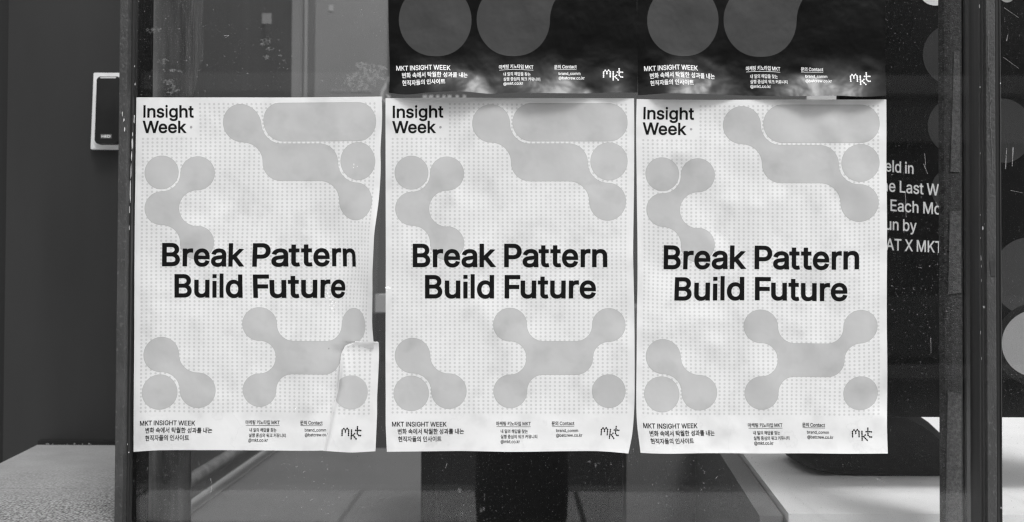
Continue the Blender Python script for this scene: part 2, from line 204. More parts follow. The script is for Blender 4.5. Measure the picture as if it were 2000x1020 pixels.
115: (522, ((260,-12,238,-11,217,-9,197,-6,178,-1,160,5,144,12,128,21,113,31,100,42,88,54,78,68,69,83,61,99,55,116,51,135,134,152,144,125,158,103,177,86,201,74,228,67,259,65,281,66,301,69,319,74,335,80,350,89,368,106,380,126,383,147,381,165,374,180,363,194,348,205,328,215,303,222,213,243,185,251,160,260,138,271,119,284,103,298,90,313,80,330,73,349,68,370,67,392,68,410,71,427,76,444,84,459,93,474,104,488,117,500,131,511,147,521,165,530,183,537,203,543,223,547,245,549,268,550,289,549,310,547,329,544,346,539,363,533,388,520,409,504,427,485,442,464,454,440,463,414,383,396,375,416,363,435,347,451,326,465,300,473,268,476,237,473,210,466,187,453,169,437,159,418,155,396,158,378,165,361,177,348,195,336,217,327,246,319,328,299,356,291,381,282,403,271,422,259,438,245,451,230,461,213,468,194,472,174,474,152,473,134,469,116,464,99,456,83,447,67,435,53,422,40,407,29,390,18,372,9,352,2,331,-4,308,-8,285,-11),)),
116: (325, ((291,542,291,468,9,468,9,542),(93,674,180,674,180,140,182,118,187,101,195,88,206,79,223,73,244,71,265,73,289,77,305,2,274,-4,241,-6,214,-4,189,0,168,7,148,17,132,31,118,46,107,64,99,85,94,108,93,133),)),
117: (586, ((261,-7,239,-6,219,-4,200,1,182,7,164,15,148,25,134,37,121,51,109,67,99,84,90,103,84,124,79,147,76,172,75,199,75,542,163,542,163,206,164,182,168,160,175,140,184,122,196,107,210,94,226,85,244,77,264,73,286,72,311,74,335,79,356,89,375,102,392,118,405,138,415,162,421,189,423,218,423,542,511,542,511,0,426,0,426,131,439,131,428,103,416,78,401,56,385,39,368,24,349,13,328,4,307,-2,284,-6),)),
119: (811, ((197,0,32,542,124,542,191,306,220,195,250,59,236,59,265,193,295,306,360,542,453,542,517,306,546,194,575,59,560,59,591,193,620,306,686,542,779,542,614,0,527,0,456,246,435,322,415,401,395,483,415,483,396,401,375,321,354,246,284,0),)),
121: (557, ((68,-198,88,-123,102,-125,118,-128,134,-129,148,-127,162,-123,175,-116,186,-106,197,-92,207,-73,215,-51,232,-2,25,542,121,542,236,222,243,202,250,182,256,163,262,143,267,124,294,30,263,30,290,124,295,144,301,163,307,183,313,202,320,222,436,542,531,542,292,-83,280,-110,267,-133,252,-153,236,-170,219,-184,199,-194,178,-202,155,-206,131,-207,92,-205),)),
44284: (896, ((89,709,89,642,453,642,452,596,450,540,446,475,439,402,427,318,507,311,519,403,527,484,531,554,532,613,532,661,532,709),(50,117,148,117,256,120,368,126,482,135,594,150,589,210,534,204,478,199,421,195,363,191,306,189,306,457,226,457,226,187,40,184),(642,805,642,-76,723,-76,723,368,863,368,863,437,723,437,723,805),)),
45236: (896, ((517,786,517,-30,593,-30,593,380,716,380,716,-76,794,-76,794,805,716,805,716,447,593,447,593,786),(91,223,91,152,147,152,205,153,265,155,327,160,393,169,463,180,454,251,392,240,334,232,278,227,224,224,172,223,172,699,91,699),)),
45432: (896, ((146,730,146,339,406,339,406,104,49,104,49,38,847,38,847,104,487,104,487,339,755,339,755,405,228,405,228,730),)),
45716: (896, ((48,356,48,291,846,291,846,356),(156,773,156,475,754,475,754,540,236,540,236,773),(150,202,150,-55,759,-55,759,12,231,12,231,202),)),
45768: (896, ((689,805,689,-76,769,-76,769,805),(104,221,104,151,176,151,260,152,344,157,430,165,518,177,608,194,598,262,512,246,428,235,345,227,264,222,184,221,184,718,104,718),)),
45813: (896, ((177,288,177,-61,732,-61,732,288,651,288,651,180,257,180,257,288),(257,115,651,115,651,5,257,5),(651,805,651,336,732,336,732,531,861,531,861,599,732,599,732,805),(90,747,90,365,158,365,259,366,346,369,424,374,496,383,567,395,558,461,490,449,422,441,348,436,266,433,169,432,169,681,476,681,476,747),)),
46308: (896, ((49,437,49,372,845,372,845,437),(155,776,155,508,750,508,750,573,235,573,235,711,741,711,741,776),(147,-1,147,-65,768,-65,768,-1,226,-1,226,89,742,89,742,295,145,295,145,232,663,232,663,149,147,149),)),
47484: (896, ((48,396,48,334,846,334,846,396),(145,-6,145,-64,775,-64,775,-6,225,-6,225,76,747,76,747,264,143,264,143,205,667,205,667,131,145,131),(151,520,151,461,759,461,759,520,231,520,231,596,744,596,744,779,149,779,149,721,664,721,664,650,151,650),)),
47560: (896, ((84,716,84,148,488,148,488,716),(408,652,408,213,163,213,163,652),(644,805,644,-76,725,-76,725,385,869,385,869,454,725,454,725,805),)),
47928: (896, ((151,763,151,455,742,455,742,763),(663,699,663,519,230,519,230,699),(48,355,48,289,413,289,413,111,493,111,493,289,846,289,846,355),(149,196,149,-56,757,-56,757,10,230,10,230,196),)),
48036: (896, ((150,757,150,414,744,414,744,757),(664,692,664,479,229,479,229,692),(48,296,48,230,251,230,251,-82,332,-82,332,230,564,230,564,-82,644,-82,644,230,846,230,846,296),)),
48320: (896, ((172,528,410,528,410,368,172,368),(692,577,692,454,490,454,490,577),(91,746,91,303,490,303,490,387,692,387,692,153,773,153,773,804,692,804,692,643,490,643,490,746,410,746,410,591,172,591,172,746),(207,216,207,-56,793,-56,793,10,288,10,288,216),)),
49324: (896, ((264,729,264,571,252,475,221,381,172,297,109,227,36,177,86,112,143,150,194,200,239,260,276,329,305,404,333,333,369,269,413,212,463,165,518,129,567,194,496,242,435,309,387,389,355,478,344,571,344,729),(644,805,644,-76,725,-76,725,380,869,380,869,449,725,449,725,805),)),
49436: (896, ((693,805,693,506,489,506,489,440,693,440,693,-77,773,-77,773,805),(275,729,275,571,264,474,233,380,184,296,121,225,48,175,98,110,156,149,207,199,252,260,290,329,317,405,345,333,382,268,427,211,478,163,535,126,584,191,511,238,449,305,400,386,369,476,357,571,357,729),)),
49457: (896, ((483,258,382,251,301,230,241,196,203,149,190,91,203,34,241,-12,301,-46,382,-67,483,-74,583,-67,665,-46,725,-12,763,34,776,91,763,149,725,196,665,230,583,251),(483,194,556,189,615,176,659,155,687,127,696,91,687,57,659,29,615,8,556,-5,483,-10,410,-5,351,8,307,29,279,57,270,91,279,127,307,155,351,176,410,189),(271,755,271,665,260,586,231,514,185,452,123,401,48,364,91,299,151,328,204,365,249,411,285,464,312,524,339,471,374,425,417,384,466,351,522,325,566,388,494,422,434,470,389,528,360,595,350,668,350,755),(500,619,500,552,692,552,692,284,773,284,773,805,692,805,692,619),)),
49549: (896, ((137,211,137,147,665,147,665,-76,746,-76,746,211),(406,497,406,363,49,363,49,297,846,297,846,363,486,363,486,497),(405,791,405,751,388,684,341,624,273,574,189,537,96,515,127,451,206,470,282,499,349,539,405,587,446,643,487,587,543,539,610,499,685,470,764,451,795,515,703,537,619,574,550,624,504,684,487,751,487,791),)),
49892: (896, ((689,805,689,349,769,349,769,805),(203,-1,203,-66,800,-66,800,-1,281,-1,281,92,770,92,770,305,201,305,201,240,690,240,690,154,203,154),(277,780,277,713,267,638,237,568,190,507,129,457,55,421,95,357,155,385,208,422,254,466,291,518,319,575,348,522,385,474,430,433,483,399,541,374,581,437,508,470,447,517,400,575,370,641,359,713,359,780),)),
49900: (896, ((689,804,689,305,770,305,770,804),(201,254,201,-64,770,-64,770,254),(691,189,691,2,280,2,280,189),(277,770,277,684,267,609,237,539,191,477,129,427,55,390,95,326,155,354,208,391,254,437,291,488,319,546,348,492,385,444,430,403,482,369,540,344,580,406,507,440,446,488,400,546,370,612,359,684,359,770),)),
50640: (896, ((719,805,719,-76,797,-76,797,805),(246,656,285,646,317,616,340,568,355,504,360,425,355,346,340,282,317,234,285,204,246,194,208,204,177,234,154,282,139,346,134,425,139,504,154,568,177,616,208,646),(246,731,183,717,132,678,93,614,68,529,59,425,68,321,93,236,132,172,183,132,246,118,307,130,358,166,396,224,422,301,434,396,544,396,544,-31,621,-31,621,786,544,786,544,462,434,462,422,554,395,629,356,684,306,719),)),
50892: (896, ((332,761,259,753,198,730,151,693,121,646,111,588,121,530,151,482,198,445,259,423,332,415,405,423,466,445,512,482,542,530,553,588,542,646,512,693,466,730,405,753),(332,699,379,694,419,679,450,655,469,625,476,588,469,551,450,520,419,497,379,482,332,477,284,482,244,497,213,520,194,551,187,588,194,625,213,655,244,679,284,694),(55,274,287,277,287,-49,368,-49,368,281,420,285,473,289,525,295,577,301,629,310,624,370,506,356,385,348,265,344,151,342,45,342),(492,203,492,140,690,140,690,-76,772,-76,772,804,690,804,690,203),)),
50900: (896, ((330,787,257,782,197,764,151,737,123,700,113,655,123,610,151,574,197,546,257,530,330,524,403,530,463,546,508,574,537,610,547,655,537,700,508,737,463,764,403,782),(330,732,405,722,454,696,471,655,454,615,405,589,330,579,255,589,206,615,189,655,206,696,255,722),(55,414,285,416,285,283,365,283,365,420,417,422,469,426,521,431,573,436,624,443,619,495,503,485,384,479,266,475,152,473,46,473),(513,385,513,333,688,333,688,286,769,286,769,804,688,804,688,385),(182,-7,182,-66,798,-66,798,-7,261,-7,261,71,769,71,769,254,179,254,179,197,689,197,689,126,182,126),)),
51012: (896, ((446,789,339,783,253,764,189,733,150,691,136,638,150,584,189,541,253,510,339,491,446,485,553,491,639,510,702,541,742,584,755,638,742,691,702,733,639,764,553,783),(446,729,525,725,588,713,634,695,663,669,673,638,663,605,634,580,588,561,525,550,446,546,367,550,305,561,258,580,230,605,220,638,230,669,258,695,305,713,367,725),(49,425,49,360,844,360,844,425),(147,-3,147,-66,768,-66,768,-3,226,-3,226,87,742,87,742,285,145,285,145,224,663,224,663,146,147,146),)),
51032: (896, ((334,741,257,731,191,703,141,659,109,602,97,533,109,465,141,407,191,364,257,336,334,326,411,336,476,364,526,407,558,465,569,533,558,602,526,659,476,703,411,731),(334,671,385,664,428,646,461,617,483,579,491,533,483,488,461,450,428,421,385,403,334,396,283,403,240,421,206,450,185,488,177,533,185,579,206,617,240,646,283,664),(685,805,685,-77,766,-77,766,805),(64,116,165,116,276,119,393,125,514,136,635,155,628,214,510,200,389,191,270,186,157,184,54,184),)),
51060: (896, ((688,805,688,-77,769,-77,769,805),(305,737,231,723,170,683,122,619,92,534,81,430,92,326,122,241,170,177,231,137,305,123,378,137,439,177,486,241,517,326,528,430,517,534,486,619,439,683,378,723),(305,665,353,654,393,623,423,574,443,509,450,430,443,351,423,286,393,236,353,205,305,195,256,205,216,236,185,286,166,351,159,430,166,509,185,574,216,623,256,654),)),
51064: (896, ((689,804,689,162,770,162,770,804),(298,743,224,732,161,703,111,657,80,598,68,527,80,455,111,395,161,349,224,320,298,310,372,320,435,349,485,395,516,455,528,527,516,598,485,657,435,703,372,732),(298,673,346,666,388,646,420,615,441,575,449,527,441,478,420,438,388,407,346,387,298,381,249,387,208,407,175,438,154,478,147,527,154,575,175,615,208,646,249,666),(204,227,204,-56,797,-56,797,10,285,10,285,227),)),
51068: (896, ((296,773,222,764,159,737,110,696,79,642,68,577,79,513,110,459,159,418,222,392,296,383,370,392,433,418,481,459,512,513,523,577,512,642,481,696,433,737,370,764),(296,706,344,700,385,682,417,655,438,620,445,577,438,535,417,499,385,472,344,455,296,449,248,455,206,472,175,499,154,535,147,577,154,620,175,655,206,682,248,700),(689,805,689,354,770,354,770,805),(203,1,203,-64,800,-64,800,1,281,1,281,97,770,97,770,311,201,311,201,246,690,246,690,158,203,158),)),
51077: (896, ((689,805,689,332,770,332,770,805),(203,288,203,-64,770,-64,770,288,690,288,690,182,282,182,282,288),(282,118,690,118,690,2,282,2),(298,763,223,754,160,726,111,683,79,627,68,560,79,493,111,437,160,394,223,367,298,357,373,367,436,394,485,437,516,493,528,560,516,627,485,683,436,726,373,754),(298,695,347,689,389,670,421,642,441,604,449,560,441,515,421,478,389,449,347,431,298,424,249,431,207,449,175,478,154,515,147,560,154,604,175,642,207,670,249,689),)),
51088: (896, ((65,714,65,647,266,647,266,536,254,445,221,356,170,275,107,207,34,158,82,93,139,131,192,181,239,242,277,310,307,384,335,316,373,253,418,197,469,150,526,115,571,179,499,226,437,291,389,368,357,451,346,536,346,647,540,647,540,714),(644,805,644,-76,725,-76,725,382,869,382,869,450,725,450,725,805),)),
51473: (896, ((446,172,521,168,583,157,628,138,656,113,666,81,656,49,628,23,583,4,521,-8,446,-12,370,-8,309,4,263,23,235,49,226,81,235,113,263,138,309,157,370,168),(49,393,49,327,406,327,406,235,316,224,243,204,189,173,156,132,144,81,157,27,196,-17,258,-48,342,-67,446,-74,549,-67,633,-48,695,-17,733,27,747,81,735,132,702,173,648,204,576,224,486,235,486,327,844,327,844,393),(122,764,122,699,394,699,375,644,329,596,263,556,183,527,93,510,122,446,207,462,285,489,354,525,408,571,446,625,484,571,540,525,608,489,686,462,771,446,800,510,710,527,629,556,563,596,518,644,498,699,772,699,772,764),)),
51649: (896, ((689,805,689,273,770,273,770,805),(182,226,182,160,689,160,689,-76,770,-76,770,226),(82,744,82,677,283,677,283,643,273,570,243,502,196,442,134,393,60,357,102,295,162,322,215,358,261,402,298,453,326,510,354,458,391,410,436,370,488,336,546,311,587,375,514,408,452,454,406,510,376,574,365,643,365,677,564,677,564,744),)),
52286: (896, ((269,809,269,703,73,703,73,638,269,638,269,622,258,555,229,494,182,440,122,397,49,367,88,303,147,327,200,360,245,400,282,446,310,498,337,451,373,409,417,373,469,343,527,320,564,383,492,412,432,453,387,503,358,560,348,622,348,638,543,638,543,703,349,703,349,809),(651,805,651,294,732,294,732,521,861,521,861,588,732,588,732,805),(170,246,170,181,416,181,395,128,352,80,292,40,219,10,136,-10,166,-72,241,-54,310,-28,371,7,421,50,458,99,496,50,546,7,606,-28,676,-55,750,-73,781,-11,699,10,625,41,565,81,522,129,501,181,747,181,747,246),)),
52964: (896, ((96,713,96,647,413,647,407,594,398,543,385,494,52,471,66,401,360,428,322,360,273,296,212,237,138,182,50,131,94,69,255,172,368,290,442,422,481,564,493,713),(490,452,490,384,692,384,692,-76,772,-76,772,805,692,805,692,452),)),
52992: (896, ((719,805,719,-76,796,-76,796,805),(536,782,536,457,399,457,412,505,422,553,428,601,432,651,433,701,95,701,95,635,354,635,350,588,343,542,332,496,53,478,64,408,310,432,279,372,239,314,189,261,127,210,54,165,99,107,177,156,242,210,297,267,340,328,374,391,536,391,536,-31,612,-31,612,782),)),
53356: (896, ((49,114,49,47,844,47,844,114),(144,715,144,649,668,649,668,607,666,471,120,448,131,382,663,410,659,368,654,326,648,281,639,235,629,186,710,178,728,279,739,370,744,452,746,530,747,607,747,715),)),
53412: (896, ((690,805,690,-76,771,-76,771,805),(114,713,114,647,437,647,431,595,422,544,409,494,69,471,83,400,384,428,345,360,294,296,232,236,156,181,66,131,110,68,274,171,390,289,465,421,505,563,517,713),)),
53440: (896, ((87,725,87,136,156,136,249,137,334,139,413,144,491,153,570,165,563,231,486,219,412,211,336,206,256,203,167,202,167,413,477,413,477,478,167,478,167,658,496,658,496,725),(644,805,644,-76,725,-76,725,384,869,384,869,452,725,452,725,805),)),
53441: (896, ((160,228,160,162,651,162,651,-76,732,-76,732,228),(89,745,89,318,156,318,255,319,340,321,416,325,486,333,557,344,548,409,481,398,414,391,343,387,262,384,169,384,169,502,475,502,475,567,169,567,169,678,491,678,491,745),(651,805,651,272,732,272,732,503,861,503,861,571,732,571,732,805),)),
53944: (896, ((49,105,49,38,847,38,847,105),(151,729,151,265,755,265,755,330,233,330,233,468,727,468,727,533,233,533,233,663,747,663,747,729),)),
54000: (896, ((690,805,690,-76,771,-76,771,805),(104,725,104,136,174,136,269,137,356,139,437,144,517,153,598,165,589,231,511,219,435,211,358,206,275,203,184,202,184,413,498,413,498,478,184,478,184,658,530,658,530,725),)),
54021: (896, ((689,804,689,260,770,260,770,804),(479,246,378,239,296,219,235,187,197,142,184,87,197,31,235,-14,296,-47,378,-67,479,-74,580,-67,662,-47,723,-14,762,31,775,87,762,142,723,187,662,219,580,239),(479,183,552,179,612,166,657,147,684,120,694,87,684,53,657,26,612,6,552,-6,479,-11,405,-6,345,6,301,26,273,53,264,87,273,120,301,147,345,166,405,179),(99,740,99,321,170,321,277,322,367,324,448,328,523,336,598,347,589,412,517,401,445,394,368,390,282,388,180,387,180,501,494,501,494,566,180,566,180,675,518,675,518,740),)),
54620: (896, ((311,584,240,576,182,555,137,520,109,475,99,420,109,364,137,319,182,285,240,263,311,256,380,263,438,285,483,319,511,364,521,420,511,475,483,520,438,555,380,576),(311,521,355,516,392,503,420,482,438,454,444,420,438,386,420,358,392,337,355,324,311,319,266,324,229,337,201,358,183,386,177,420,183,454,201,482,229,503,266,516),(651,804,651,144,732,144,732,448,861,448,861,515,732,515,732,804),(271,804,271,697,51,697,51,632,570,632,570,697,351,697,351,804),(184,197,184,-56,771,-56,771,10,264,10,264,197),)),
54644: (896, ((266,530,204,520,152,493,112,450,86,395,77,329,86,262,112,207,152,164,204,137,266,128,328,137,380,164,420,207,445,262,455,329,445,395,420,450,380,493,328,520),(266,461,304,455,336,437,361,409,377,372,383,329,377,285,361,249,336,221,304,203,266,197,227,203,195,221,170,249,155,285,149,329,155,372,170,409,195,437,227,455),(226,779,226,654,47,654,47,588,484,588,484,654,306,654,306,779),(528,785,528,-33,604,-33,604,368,716,368,716,-76,793,-76,793,805,716,805,716,434,604,434,604,785),)),
54665: (896, ((268,590,206,583,154,563,115,532,90,490,81,439,90,388,115,347,154,316,206,296,268,289,330,296,382,316,421,347,447,388,456,439,447,490,421,532,382,563,330,583),(268,530,328,518,368,487,383,439,368,391,328,360,268,348,208,360,167,391,153,439,167,487,208,518),(501,233,400,226,318,207,258,175,220,133,207,79,220,26,258,-17,318,-48,400,-67,501,-74,603,-67,684,-48,745,-17,782,26,795,79,782,133,745,175,684,207,603,226),(501,170,575,167,634,155,678,137,705,111,714,79,705,47,678,22,634,4,575,-8,501,-12,427,-8,368,4,324,22,297,47,287,79,297,111,324,137,368,155,427,167),(525,787,525,279,601,279,601,499,713,499,713,248,790,248,790,805,713,805,713,566,601,566,601,787),(228,798,228,700,44,700,44,636,490,636,490,700,308,700,308,798),)),
54788: (896, ((299,584,233,576,178,554,137,518,110,472,100,416,110,360,137,313,178,278,233,255,299,247,365,255,420,278,462,313,489,360,498,416,489,472,462,518,420,554,365,576),(299,520,363,507,407,470,422,416,407,360,363,324,299,311,235,324,192,360,176,416,192,470,235,507),(543,385,543,320,692,320,692,132,773,132,773,804,692,804,692,570,543,570,543,504,692,504,692,385),(260,805,260,697,50,697,50,632,543,632,543,697,340,697,340,805),(207,191,207,-56,793,-56,793,10,288,10,288,191),)),
54868: (896, ((317,519,386,506,431,471,448,419,431,366,386,332,317,319,248,332,202,366,186,419,202,471,248,506),(317,582,248,575,191,553,147,519,120,473,110,419,118,370,139,329,174,296,220,272,276,259,276,163,38,160,51,91,148,92,255,94,368,100,484,111,600,128,594,187,548,181,501,176,454,172,406,168,357,165,357,259,413,272,459,295,495,328,517,369,525,419,515,473,487,519,443,553,386,575),(646,805,646,-76,727,-76,727,363,864,363,864,431,727,431,727,805),(276,803,276,698,54,698,54,633,579,633,579,698,357,698,357,803),)),
}
GL = {}
for code, (adv, loops) in GLYPHS.items():
    GL[chr(code)] = (adv / 1000, [[(l[i] / 1000, l[i + 1] / 1000) for i in range(0, len(l), 2)] for l in loops])
CAPH = 0.7275
_st = 0.092
GL['I'] = (0.27, [[(0.135 - _st / 2, 0), (0.135 + _st / 2, 0), (0.135 + _st / 2, CAPH), (0.135 - _st / 2, CAPH)]])
GL['l'] = (0.25, [[(0.125 - _st / 2, 0), (0.125 + _st / 2, 0), (0.125 + _st / 2, 0.755), (0.125 - _st / 2, 0.755)]])

def area(l): return 0.5 * sum(l[i][0] * l[(i + 1) % len(l)][1] - l[(i + 1) % len(l)][0] * l[i][1] for i in range(len(l)))
def inside(p, l):
    c = False; n = len(l)
    for i in range(n):
        a = l[i]; b = l[(i + 1) % n]
        if (a[1] > p[1]) != (b[1] > p[1]) and p[0] < (b[0] - a[0]) * (p[1] - a[1]) / (b[1] - a[1]) + a[0]: c = not c
    return c
def grow(loops, d):
    """offset a glyph's outlines outwards by d (holes shrink); overlapping contours are allowed"""
    sg = 1.0 if sum(area(l) for l in loops) > 0 else -1.0
    res = []
    for l in loops:
        l = [l[i] for i in range(len(l)) if math.hypot(l[i][0] - l[i - 1][0], l[i][1] - l[i - 1][1]) > 1e-6]
        n = len(l); o = []
        for i in range(n):
            a, b, c = l[i - 1], l[i], l[(i + 1) % n]
            e1 = Vector((b[0] - a[0], b[1] - a[1])).normalized(); e2 = Vector((c[0] - b[0], c[1] - b[1])).normalized()
            n1 = Vector((e1.y, -e1.x)); n2 = Vector((e2.y, -e2.x)); m = n1 + n2
            if m.length < 0.3: m = n1
            else: m = m / max(0.5, m.length_squared / 2)
            o.append((b[0] + m.x * d * sg, b[1] + m.y * d * sg))
        res.append(o)
    return res
def winding(x, y, loops):
    w = 0
    for l in loops:
        n = len(l)
        for i in range(n):
            x0, y0 = l[i]; x1, y1 = l[(i + 1) % n]
            if (y0 > y) != (y1 > y):
                if x < (x1 - x0) * (y - y0) / (y1 - y0) + x0: w += 1 if y1 > y0 else -1
    return w
def tess(loops):
    vs = []; es = []
    for l in loops:
        b = len(vs); n = len(l); vs += [Vector((p[0], p[1])) for p in l]; es += [(b + i, b + (i + 1) % n) for i in range(n)]
    ov, oe, of = delaunay_2d_cdt(vs, es, [], 0, 1e-5)[:3]
    tris = []
    for f in of:
        p = [ov[i] for i in f]; cx = sum(q.x for q in p) / 3; cy = sum(q.y for q in p) / 3
        if winding(cx, cy, loops) != 0: tris.append([(q.x, q.y) for q in p])
    return tris
def glyph_box(ch, x0, x1, base, caph, bold=0.0):
    """triangles of one glyph fitted between x0 and x1 (y grows downwards), stems fattened by bold px each side"""
    adv, loops = GL[ch]
    xs = [p[0] for l in loops for p in l]; a, b = min(xs), max(xs)
    sx = (x1 - x0 - 2 * bold) / (b - a); sy = (caph - 2 * bold) / CAPH
    L2 = [[((p[0] - a) * sx + x0 + bold, -(p[1] * sy) + base - bold) for p in l] for l in loops]
    if bold: L2 = grow(L2, bold)
    return tess(L2)
def text_line(txt, x0, x1, base, caph, bold=0.0, slope=0.0, i0=0, i1=None, space=0.24):
    """lays a line out so that glyph i0 starts at x0 and glyph i1 ends at x1; tall Hangul sits on the same line"""
    pen = 0; pos = []
    for ch in txt:
        if ch == ' ': pos.append(None); pen += space; continue
        adv, loops = GL[ch]
        xs = [p[0] for l in loops for p in l]
        k = 1.0
        pos.append((pen, min(xs) * k, max(xs) * k, k)); pen += adv * k
    if i1 is None: i1 = len(txt) - 1
    a = pos[i0][0] + pos[i0][1]; b = pos[i1][0] + pos[i1][2]
    sx = (x1 - x0) / (b - a); sy = caph / CAPH
    tr = []
    for ch, q in zip(txt, pos):
        if q is None: continue
        pen, mn, mx, k = q
        L2 = []
        for l in GL[ch][1]:
            L2.append([((pen + p[0] * k - a) * sx + x0, base - p[1] * k * sy) for p in l])
        if slope: L2 = [[(p[0], p[1] + slope * (p[0] - x0)) for p in l] for l in L2]
        if bold: L2 = grow(L2, bold)
        tr += tess(L2)
    return tr
# ================================================================== MATERIALS
M_wall = mat('dark_painted_metal_wall', 0.024, 0.5, var=0.16, scale=7, bump=0.10, bscale=500, stretch=(1, 1, 0.25))
M_gap = mat('black_joint', 0.006, 0.7)
M_post = mat('dark_grey_painted_steel', 0.046, 0.5, var=0.22, scale=45, bump=0.9, bscale=330, stretch=(1, 1, 0.45), speck=0.5, spscale=160, speckv=0.11)
M_bead = mat('glazing_bead_rubber', 0.018, 0.45, var=0.3, scale=60, stretch=(1, 1, 0.05))
M_beadg = mat('glazing_bead_grey', 0.055, 0.4, var=0.2, scale=60, stretch=(1, 1, 0.03))
M_beadd = mat('dark_glazing_bead', 0.022, 0.4, var=0.3, scale=60, stretch=(1, 1, 0.05))
M_chip = mat('chipped_white_paint', 0.6, 0.8, var=0.2, scale=200)
def granite_mat():
    m = bpy.data.materials.new('flamed_granite'); m.use_nodes = True; N, L = nt(m); p = N['Principled BSDF']; p.inputs['Roughness'].default_value = 0.85
    geo = N.new('ShaderNodeNewGeometry'); sx = N.new('ShaderNodeSeparateXYZ'); L.new(geo.outputs['Position'], sx.inputs[0])
    def noise(sc, det=3):
        n = N.new('ShaderNodeTexNoise'); n.inputs['Scale'].default_value = sc; n.inputs['Detail'].default_value = det; L.new(geo.outputs['Position'], n.inputs['Vector']); return n.outputs[0]
    def rng(s, a, b, c, d_):
        r = N.new('ShaderNodeMapRange'); r.inputs['From Min'].default_value = a; r.inputs['From Max'].default_value = b
        r.inputs['To Min'].default_value = c; r.inputs['To Max'].default_value = d_; L.new(s, r.inputs['Value']); return r.outputs[0]
    def op(o, a, b):
        q = N.new('ShaderNodeMath'); q.operation = o
        for k, v in enumerate((a, b)):
            if isinstance(v, float): q.inputs[k].default_value = v
            else: L.new(v, q.inputs[k])
        return q.outputs[0]
    wob = op('MULTIPLY', noise(5, 5), 0.5)
    rough = rng(op('ADD', sx.outputs[1], wob), 0.40, 0.78, 1.0, 0.0)
    big = rng(noise(9, 6), 0.3, 0.7, 0.88, 1.08)
    grain = rng(noise(230, 4), 0.35, 0.65, -1.0, 1.0)
    fine = rng(noise(700, 2), 0.35, 0.65, -1.0, 1.0)
    amp = op('ADD', op('MULTIPLY', rough, 0.15), 0.02)
    col = op('ADD', op('MULTIPLY', big, op('SUBTRACT', 0.245, op('MULTIPLY', rough, 0.035))), op('ADD', op('MULTIPLY', grain, amp), op('MULTIPLY', fine, 0.015)))
    L.new(op('MAXIMUM', col, 0.03), p.inputs['Base Color'])
    b = N.new('ShaderNodeBump'); b.inputs['Distance'].default_value = 0.003; L.new(op('MULTIPLY', op('ADD', rough, 0.1), 0.8), b.inputs['Strength'])
    L.new(noise(260, 4), b.inputs['Height']); L.new(b.outputs[0], p.inputs['Normal'])
    return m
M_granite = M_granite2 = granite_mat()
M_plate = mat('reader_backplate', 0.8, 0.5, var=0.05, scale=30)
M_reader = mat('black_reader_plastic', 0.011, 0.42, bump=0.05, bscale=900, var=0.3, scale=25)
M_led = mat('reader_light_strip', 0.65, 0.3)
M_badge = mat('reader_badge', 0.11, 0.4)
M_white = mat('white_lettering', 0.75, 0.6)
M_paperw = None

